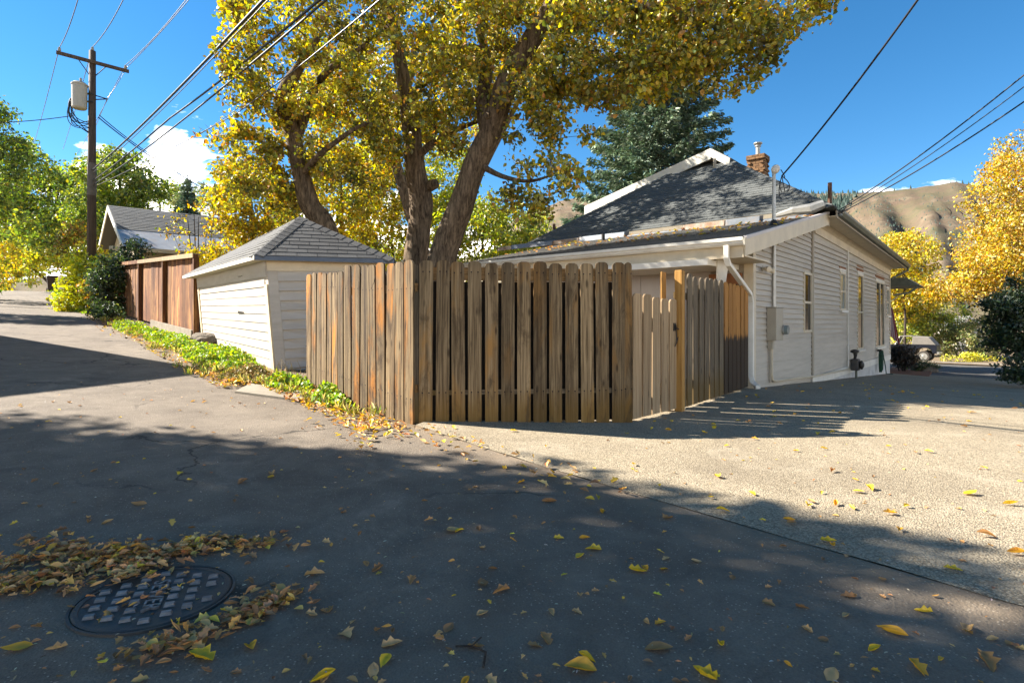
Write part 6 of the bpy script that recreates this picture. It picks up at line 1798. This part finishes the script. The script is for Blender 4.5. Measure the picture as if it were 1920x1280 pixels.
grass_tufts('grass_tufts', 'thin green and straw grass blades among the verge weeds', [(11.6, 2.35, 2.2, 0.55, 5), (15.5, 2.2, 2.4, 0.4, 4), (20, 1.9, 2.5, 0.3, 2), (7.7, 2.72, 1.0, 0.25, 3), (5.9, 2.9, 0.5, 0.14, 1), (9.5, 2.5, 0.8, 0.5, 2)], 1900, 0.115, [(0.34, 0.36, 0.05), (0.5, 0.42, 0.12), (0.2, 0.27, 0.04), (0.44, 0.32, 0.12)], [4, 3, 3, 2])
# dry stalks at the shed corner
mb = MB()
for k in range(26):
    p = ground_at(random.uniform(505, 575), random.uniform(705, 722)); p = Vector((p.x, p.y, p.z))
    q = p + Vector((random.uniform(-0.12, 0.2), random.uniform(-0.1, 0.1), random.uniform(0.12, 0.34)))
    mb.tube([p, p.lerp(q, 0.5) + Vector((0.02, 0, 0.02)), q], [0.004, 0.0035, 0.002], 4)
mb.build('dry_stalks', mat_plain('dry_stalk', (0.42, 0.32, 0.16), (0.32, 0.24, 0.12), 8, 0.9, 0, 10, 0), label='dry pale stalks at the shed corner', cat='weeds', kind='stuff')

BRN = [(0.54, 0.27, 0.09), (0.68, 0.38, 0.14), (0.32, 0.155, 0.06), (0.72, 0.40, 0.09), (0.74, 0.48, 0.05)]
def curled(n_seg=4, kind=0):
    """one fallen leaf, unit length, curled; returns verts, quads"""
    V, Q = [], []
    prof = [(0.0, 0.02), (0.12, 0.17), (0.34, 0.33), (0.58, 0.30), (0.80, 0.17), (1.0, 0.01)]
    if kind == 1: prof = [(0.0, 0.02), (0.14, 0.30), (0.30, 0.20), (0.48, 0.42), (0.64, 0.20), (0.82, 0.16), (1.0, 0.01)]
    cur = random.uniform(0.25, 1.15); bend = random.uniform(-0.5, 0.9); tw = random.uniform(-0.6, 0.6)
    for x, w in prof:
        for s in (-1, -0.5, 0, 0.5, 1):
            a = s * cur * 1.9
            yy = w * (math.sin(a) / (cur * 1.9)); zz = w * (1 - math.cos(a)) / (cur * 1.9)
            zz += 0.25 * bend * (x - 0.5) ** 2 * 2; zz += tw * (x - 0.5) * yy
            V.append((x - 0.5, yy, zz))
    for i in range(len(prof) - 1):
        for j in range(4):
            a = i * 5 + j; Q.append((a, a + 1, a + 6, a + 5))
    V = np.array(V); V[:, 2] -= V[:, 2].min() - 0.01
    return V, np.array(Q)
LV = [curled(kind=k % 2) for k in range(22)]
def rotz(a): c, s = np.cos(a), np.sin(a); return c, s
def litter_mesh(name, label, pts, sizes, cols, tilt=0.5, kind='stuff', lift=None):
    V, Q, C = [], [], []; n = 0
    for i, (p, s, c) in enumerate(zip(pts, sizes, cols)):
        v, q = LV[random.randrange(len(LV))]
        a = random.uniform(0, 6.3); ca, sa = math.cos(a), math.sin(a)
        tx, ty = (max(-0.8, min(0.8, random.gauss(0, tilt))) for _ in (0, 1))
        w = v * s
        w = np.stack([w[:, 0] * ca - w[:, 1] * sa, w[:, 0] * sa + w[:, 1] * ca, w[:, 2]], 1)
        w[:, 2] += w[:, 0] * math.tan(tx) * 0.8 + w[:, 1] * math.tan(ty) * 0.8
        w[:, 2] -= w[:, 2].min()
        w += np.array(p)
        V.append(w); Q.append(q + n); n += len(v)
        C.append(np.repeat([c], len(v), 0))
    me = np_mesh(name, np.concatenate(V), np.concatenate(Q), np.concatenate(C))
    return new_obj(name, me, M['litter'], None, label, 'leaves', kind=kind)
def ell(n, cx, cy, rx, ry, ang=0.0, pw=0.5):
    kc = max(5, n // 22)
    cx_, cy_ = rng.normal(0, 0.52 * rx, kc), rng.normal(0, 0.52 * ry, kc)
    wk = rng.random(kc) ** 2 + 0.08; pick = rng.choice(kc, n, p=wk / wk.sum())
    x, y = cx_[pick] + rng.normal(0, 0.06, n), cy_[pick] + rng.normal(0, 0.042, n)
    far = rng.random(n) < 0.12
    x = np.where(far, x * 1.6, x); y = np.where(far, y * 2.2, y) + 0.25 * ry * np.sin(x * 17)
    return cx + x * math.cos(ang) - y * math.sin(ang), cy + x * math.sin(ang) + y * math.cos(ang)

# manhole cover, lettering running towards the viewer
MC = Vector((-1.494, 2.405, 0.0)); MC.z = float(gz(MC.x, MC.y)); MR = 0.285
mang = math.atan2(-0.93, 0.37)         # the way the word reads
man = thing('manhole_cover', 'round cast iron sewer manhole cover half buried in leaves', 'manhole cover', tuple(MC), mang)
mb = MB(); mb.lathe([(MR, -0.02), (MR, 0.006), (MR - 0.008, 0.009), (MR - 0.022, 0.009), (MR - 0.024, 0.005), (0.01, 0.005)], 64); mb.build('disc', M['iron'], man)
mb = MB(); mb.lathe([(MR + 0.006, -0.02), (MR + 0.006, 0.007), (MR + 0.016, 0.0075), (MR + 0.018, -0.02)], 64); mb.build('frame_ring', M['iron'], man)
sm = MB().hexa([(-0.021, -0.015, 0), (0.021, -0.015, 0), (0.021, 0.015, 0), (-0.021, 0.015, 0), (-0.017, -0.011, 0.011), (0.017, -0.011, 0.011), (0.017, 0.011, 0.011), (-0.017, 0.011, 0.011)]).mesh('stud'); sm.materials.append(M['iron_stud'])
pitch_x, pitch_y = 0.074, 0.068
for j in range(-5, 6):
    for i in range(-6, 7):
        x = i * pitch_x + (0.5 * pitch_x if j % 2 else 0); y = j * pitch_y
        if x * x + y * y > (MR - 0.05) ** 2: continue
        if abs(y) < 0.055 and abs(x) < 0.19: continue
        if abs(x - 0.02) < 0.03 and abs(y - 0.2) < 0.04: continue
        o = new_obj('stud', sm, None, man); o.location = (x, y, 0.005); o.rotation_euler = (0, 0, math.pi / 2)
cu = bpy.data.curves.new('lettering', 'FONT'); cu.body = 'SEWER'; cu.size = 0.092; cu.extrude = 0.005; cu.align_x = 'CENTER'; cu.align_y = 'CENTER'; cu.space_character = 1.05
to = bpy.data.objects.new('lettering', cu); COL.objects.link(to)
dg = bpy.context.evaluated_depsgraph_get(); me = bpy.data.meshes.new_from_object(to.evaluated_get(dg)); bpy.data.objects.remove(to)
me.materials.clear(); me.materials.append(M['iron_stud'])
o = new_obj('lettering', me, None, man); o.location = (0, 0, 0.010); o.scale = (0.95, 1.0, 1)

# drifts of leaves
x1, y1 = ell(640, -1.98, 2.74, 0.42, 0.19, -0.10, 0.6)
x2, y2 = ell(360, -1.66, 2.84, 0.36, 0.09, 0.25, 0.6)
x3, y3 = ell(240, -2.12, 2.48, 0.22, 0.10, 0.0, 0.6)
x4, y4 = ell(190, -1.04, 2.27, 0.21, 0.05, 0.87, 0.6)
x5, y5 = ell(90, -1.22, 2.05, 0.14, 0.05, 0.6, 0.6)
x6, y6 = ell(34, -1.20, 3.02, 0.55, 0.12, 0.1, 0.7)
x7, y7 = ell(16, -1.50, 2.38, 0.3, 0.25, 0.1, 0.7)
xs, ys = np.concatenate([x1, x2, x3, x4, x5, x6, x7]), np.concatenate([y1, y2, y3, y4, y5, y6, y7])
n = len(xs)
hh = np.concatenate([rng.random(len(x1)) * 0.022, rng.random(len(x2)) * 0.024, rng.random(len(x3)) * 0.02, rng.random(n - len(x1) - len(x2) - len(x3)) * 0.014])
litter_mesh('leaf_drift', 'drift of dry brown leaves heaped over the manhole cover', np.stack([xs, ys, gz(xs, ys) + 0.004 + hh], 1), rng.uniform(0.022, 0.062, n), pal(BRN, [5, 5, 3, 2, 0.6], n, 0.22), 0.28)
# litter along the fence foot and the asphalt joint
P = []
for m, (s0, s1), (b0, b1) in ((560, (5.2, 8.6), (2.45, 3.0)), (560, (8.4, 10.4), (1.95, 3.0)), (280, (10.2, 16.5), (1.8, 2.4)), (90, (2.4, 5.2), (2.7, 3.25)), (160, (16, 26), (1.4, 2.2)), (70, (4.6, 6.0), (2.2, 2.9))):
    s = rng.uniform(s0, s1, m); b = rng.uniform(b0, b1, m); 
    s += 0; P.append(np.stack(XY(s, b), 1))
P = np.concatenate(P); n = len(P)
litter_mesh('leaf_litter', 'yellow and tan leaf litter along the foot of fence and shed', np.column_stack([P, gz(P[:, 0], P[:, 1]) + 0.012 + rng.random(n) * 0.02]), rng.uniform(0.03, 0.085, n), pal(BRN + [(0.66, 0.46, 0.03)], [4, 5, 1, 4, 4, 4], n, 0.2), 0.35)
# small flecks and seeds over the paving
n = 1200
Yv = 1.7 + 9 * rng.random(n) ** 2.0; Xv = rng.uniform(-0.95, 0.95, n) * Yv
ok = SB(Xv, Yv)[1] < 9.0
sF, bF = SB(Xv, Yv); ok &= ~((sF > 4.0) & (bF > 3.0)); Xv, Yv = Xv[ok], Yv[ok]; n = len(Xv)
V, Q, C = leaf_geo(np.stack([Xv, Yv, gz(Xv, Yv) + 0.018], 1), rng.uniform(0.008, 0.024, n), rand_dirs(n) * np.array([1, 1, 0.1]), np.array([[0, 0, 1.0]]) + rng.normal(0, 0.2, (n, 3)), pal([(0.5, 0.42, 0.28), (0.36, 0.24, 0.12), (0.6, 0.55, 0.45), (0.2, 0.13, 0.08)], [3, 3, 1, 2], n), 0.3, 0.1)
new_obj('leaf_flecks', np_mesh('leaf_flecks', V, Q, C), M['litter'], None, 'tiny leaf scraps and seeds strewn over the paving', 'debris', kind='stuff')

n = 620
Yv = 1.75 + 8 * rng.random(n) ** 1.6; Xv = rng.uniform(-0.93, 0.93, n) * Yv
sF, bF = SB(Xv, Yv); ok = (bF < 9) & ~((sF > 3.9) & (bF > 2.9)); Xv, Yv = Xv[ok], Yv[ok]; n = len(Xv)
litter_mesh('leaf_scraps', 'small broken leaf pieces strewn over asphalt and driveway', np.stack([Xv, Yv, gz(Xv, Yv) + 0.006], 1), rng.uniform(0.012, 0.042, n), pal(BRN, [4, 4, 3, 2, 2], n, 0.2), 0.2)
# single leaves one can pick out
def leaf_single(kinds, x, y, size, col_i, label, group, a=None):
    v, q = LV[kinds]
    key = (kinds, col_i)
    if key not in LEAFM:
        c = LCOL[col_i]
        C = np.repeat([c], len(v), 0) * (1 + rng.normal(0, 0.12, (len(v), 1)))
        me = np_mesh('fallen_leaf', v, q, np.clip(C, 0, 0.9)); me.materials.append(M['litter']); LEAFM[key] = me
    nm = ['golden yellow', 'lemon yellow', 'russet brown', 'dark brown', 'pale tan', 'orange'][col_i]
    wide = 'broad' if kinds % 2 else 'narrow'
    where = 'lying on the pale driveway' if 'driveway' in group else 'lying on the dark asphalt'
    o = new_obj('fallen_leaf', LEAFM[key], None, None, f'single {wide} {nm} leaf {where}', 'leaf', f'{wide} {nm} leaves {where}')
    sb_ = SB(x, y)
    o.location = (x, y, float(gz(x, y)) + (0.016 if sb_[1] > 3.13 else 0.004))
    o.scale = (size,) * 3
    o.rotation_euler = (random.gauss(0, 0.15), random.gauss(0, 0.15), random.uniform(0, 6.3) if a is None else a)
    return o
LEAFM = {}
LCOL = [(0.76, 0.47, 0.02), (0.72, 0.48, 0.04), (0.46, 0.23, 0.075), (0.32, 0.16, 0.06), (0.58, 0.35, 0.14), (0.70, 0.36, 0.03)]
# the larger ones, where the photograph has them
BIG = [(1088, 1254, 0.13, 5), (1100, 1238, 0.08, 0), (1322, 1266, 0.13, 0), (1112, 1030, 0.10, 1), (1088, 1045, 0.08, 1), (940, 1110, 0.10, 2), (905, 1092, 0.09, 3), (772, 1090, 0.08, 2), (706, 1070, 0.10, 3), (590, 1076, 0.11, 4), (848, 998, 0.13, 4), (862, 996, 0.08, 1), (700, 1262, 0.08, 4), (722, 1242, 0.08, 0), (606, 1270, 0.10, 0), (376, 1234, 0.14, 0), (470, 1216, 0.10, 5), (650, 1190, 0.10, 4), (735, 1208, 0.09, 4), (1236, 1218, 0.12, 2), (1672, 1190, 0.12, 5), (1640, 1215, 0.07, 0), (1722, 1254, 0.10, 5), (1815, 1180, 0.11, 4), (1852, 1240, 0.13, 2), (1732, 1146, 0.09, 1), (1442, 1132, 0.07, 2), (1352, 1210, 0.08, 0), (1356, 960, 0.10, 0), (1345, 896, 0.10, 0), (1668, 967, 0.10, 5), (1515, 952, 0.09, 0), (1562, 1026, 0.09, 5), (1484, 982, 0.09, 2), (1250, 972, 0.12, 2), (1030, 942, 0.13, 3), (1480, 980, 0.09, 5), (1896, 950, 0.11, 0), (1630, 920, 0.12, 0), (1610, 925, 0.09, 1), (1820, 928, 0.12, 0), (1905, 1040, 0.11, 5), (1850, 1010, 0.11, 2), (260, 948, 0.11, 2), (336, 888, 0.08, 1), (65, 900, 0.07, 3), (510, 890, 0.12, 4), (508, 895, 0.09, 5), (456, 905, 0.11, 3), (1196, 1070, 0.10, 0), (1210, 1066, 0.08, 5), (1048, 1010, 0.07, 1), (1128, 960, 0.08, 5), (975, 906, 0.09, 5), (945, 877, 0.09, 0), (1560, 1270, 0.09, 4), (1022, 1200, 0.09, 2), (905, 1150, 0.07, 4), (40, 1040, 0.09, 4), (30, 1215, 0.11, 5), (105, 1218, 0.08, 4), (165, 970, 0.08, 4), (330, 1170, 0.08, 1)]
for k, (x, y, s, c) in enumerate(BIG):
    p = ground_at(x, y); b_ = SB(p.x, p.y)[1]
    lab, grp = (('single yellow or tan leaf lying on the pale driveway', 'leaves strewn on the driveway') if b_ > 3.13 else ('single dry leaf lying on the dark shaded asphalt', 'leaves strewn on the asphalt'))
    leaf_single(random.randrange(22), p.x, p.y, s * 0.85, c, lab, grp)
cnt = 0
while cnt < 120:       # driveway
    b_ = random.uniform(3.2, 15); s_ = random.uniform(-6, 5)
    x, y = XY(s_, b_)
    if y < 2 or abs(x / y) > 0.92: continue
    lim = np.interp(b_, [3.1, 3.3, 5.24, 9.8, 26], [5.2, 5.3, 3.9, 4.8, 7.4])
    if s_ > lim or (b_ > 11 and s_ < 1.6): continue
    leaf_single(random.randrange(22), x, y, random.uniform(0.045, 0.085), random.choice([0, 0, 1, 5, 2]), 'single yellow or tan leaf lying on the pale driveway', 'leaves strewn on the driveway'); cnt += 1
cnt = 0
while cnt < 105:       # asphalt
    y = 1.8 + 6 * random.random() ** 1.4; x = random.uniform(-0.9, 0.9) * y; s_, b_ = SB(x, y)
    if b_ > float(edge_b(s_)) - 0.05 or b_ < -2: continue
    leaf_single(random.randrange(22), x, y, random.uniform(0.03, 0.065), random.choice([2, 2, 3, 3, 4, 4, 4, 5]), 'single dry leaf lying on the dark shaded asphalt', 'leaves strewn on the asphalt'); cnt += 1
# twig on the road
p = ground_at(885, 1220)
mb = MB(); 
mb.tube([(-0.06, 0.02, 0.01), (0.0, 0.015, 0.014), (0.05, -0.02, 0.012)], 0.004, 5); mb.tube([(0.0, 0.015, 0.014), (0.03, 0.06, 0.02)], 0.003, 5); mb.tube([(0.05, -0.02, 0.012), (0.045, -0.10, 0.008)], 0.0045, 5)
o = mb.build('twig', M['bark_dark'], label='small dark forked twig on the near asphalt', cat='twig'); o.location = p
# leaves and needles lying on the low roof
n = 260
u = rng.uniform(0.0, 3.6, n) ; v = rng.uniform(-0.25, 6.0, n)
P = np.array([tuple(h2w(a, b, lean_z(a) + 0.025)) for a, b in zip(u, v)])
litter_mesh('roof_leaves', 'fallen leaves scattered over the low rear roof', P, rng.uniform(0.06, 0.12, n), pal(BRN + [(0.6, 0.45, 0.03)], [4, 3, 3, 2, 2, 3], n), 0.3)
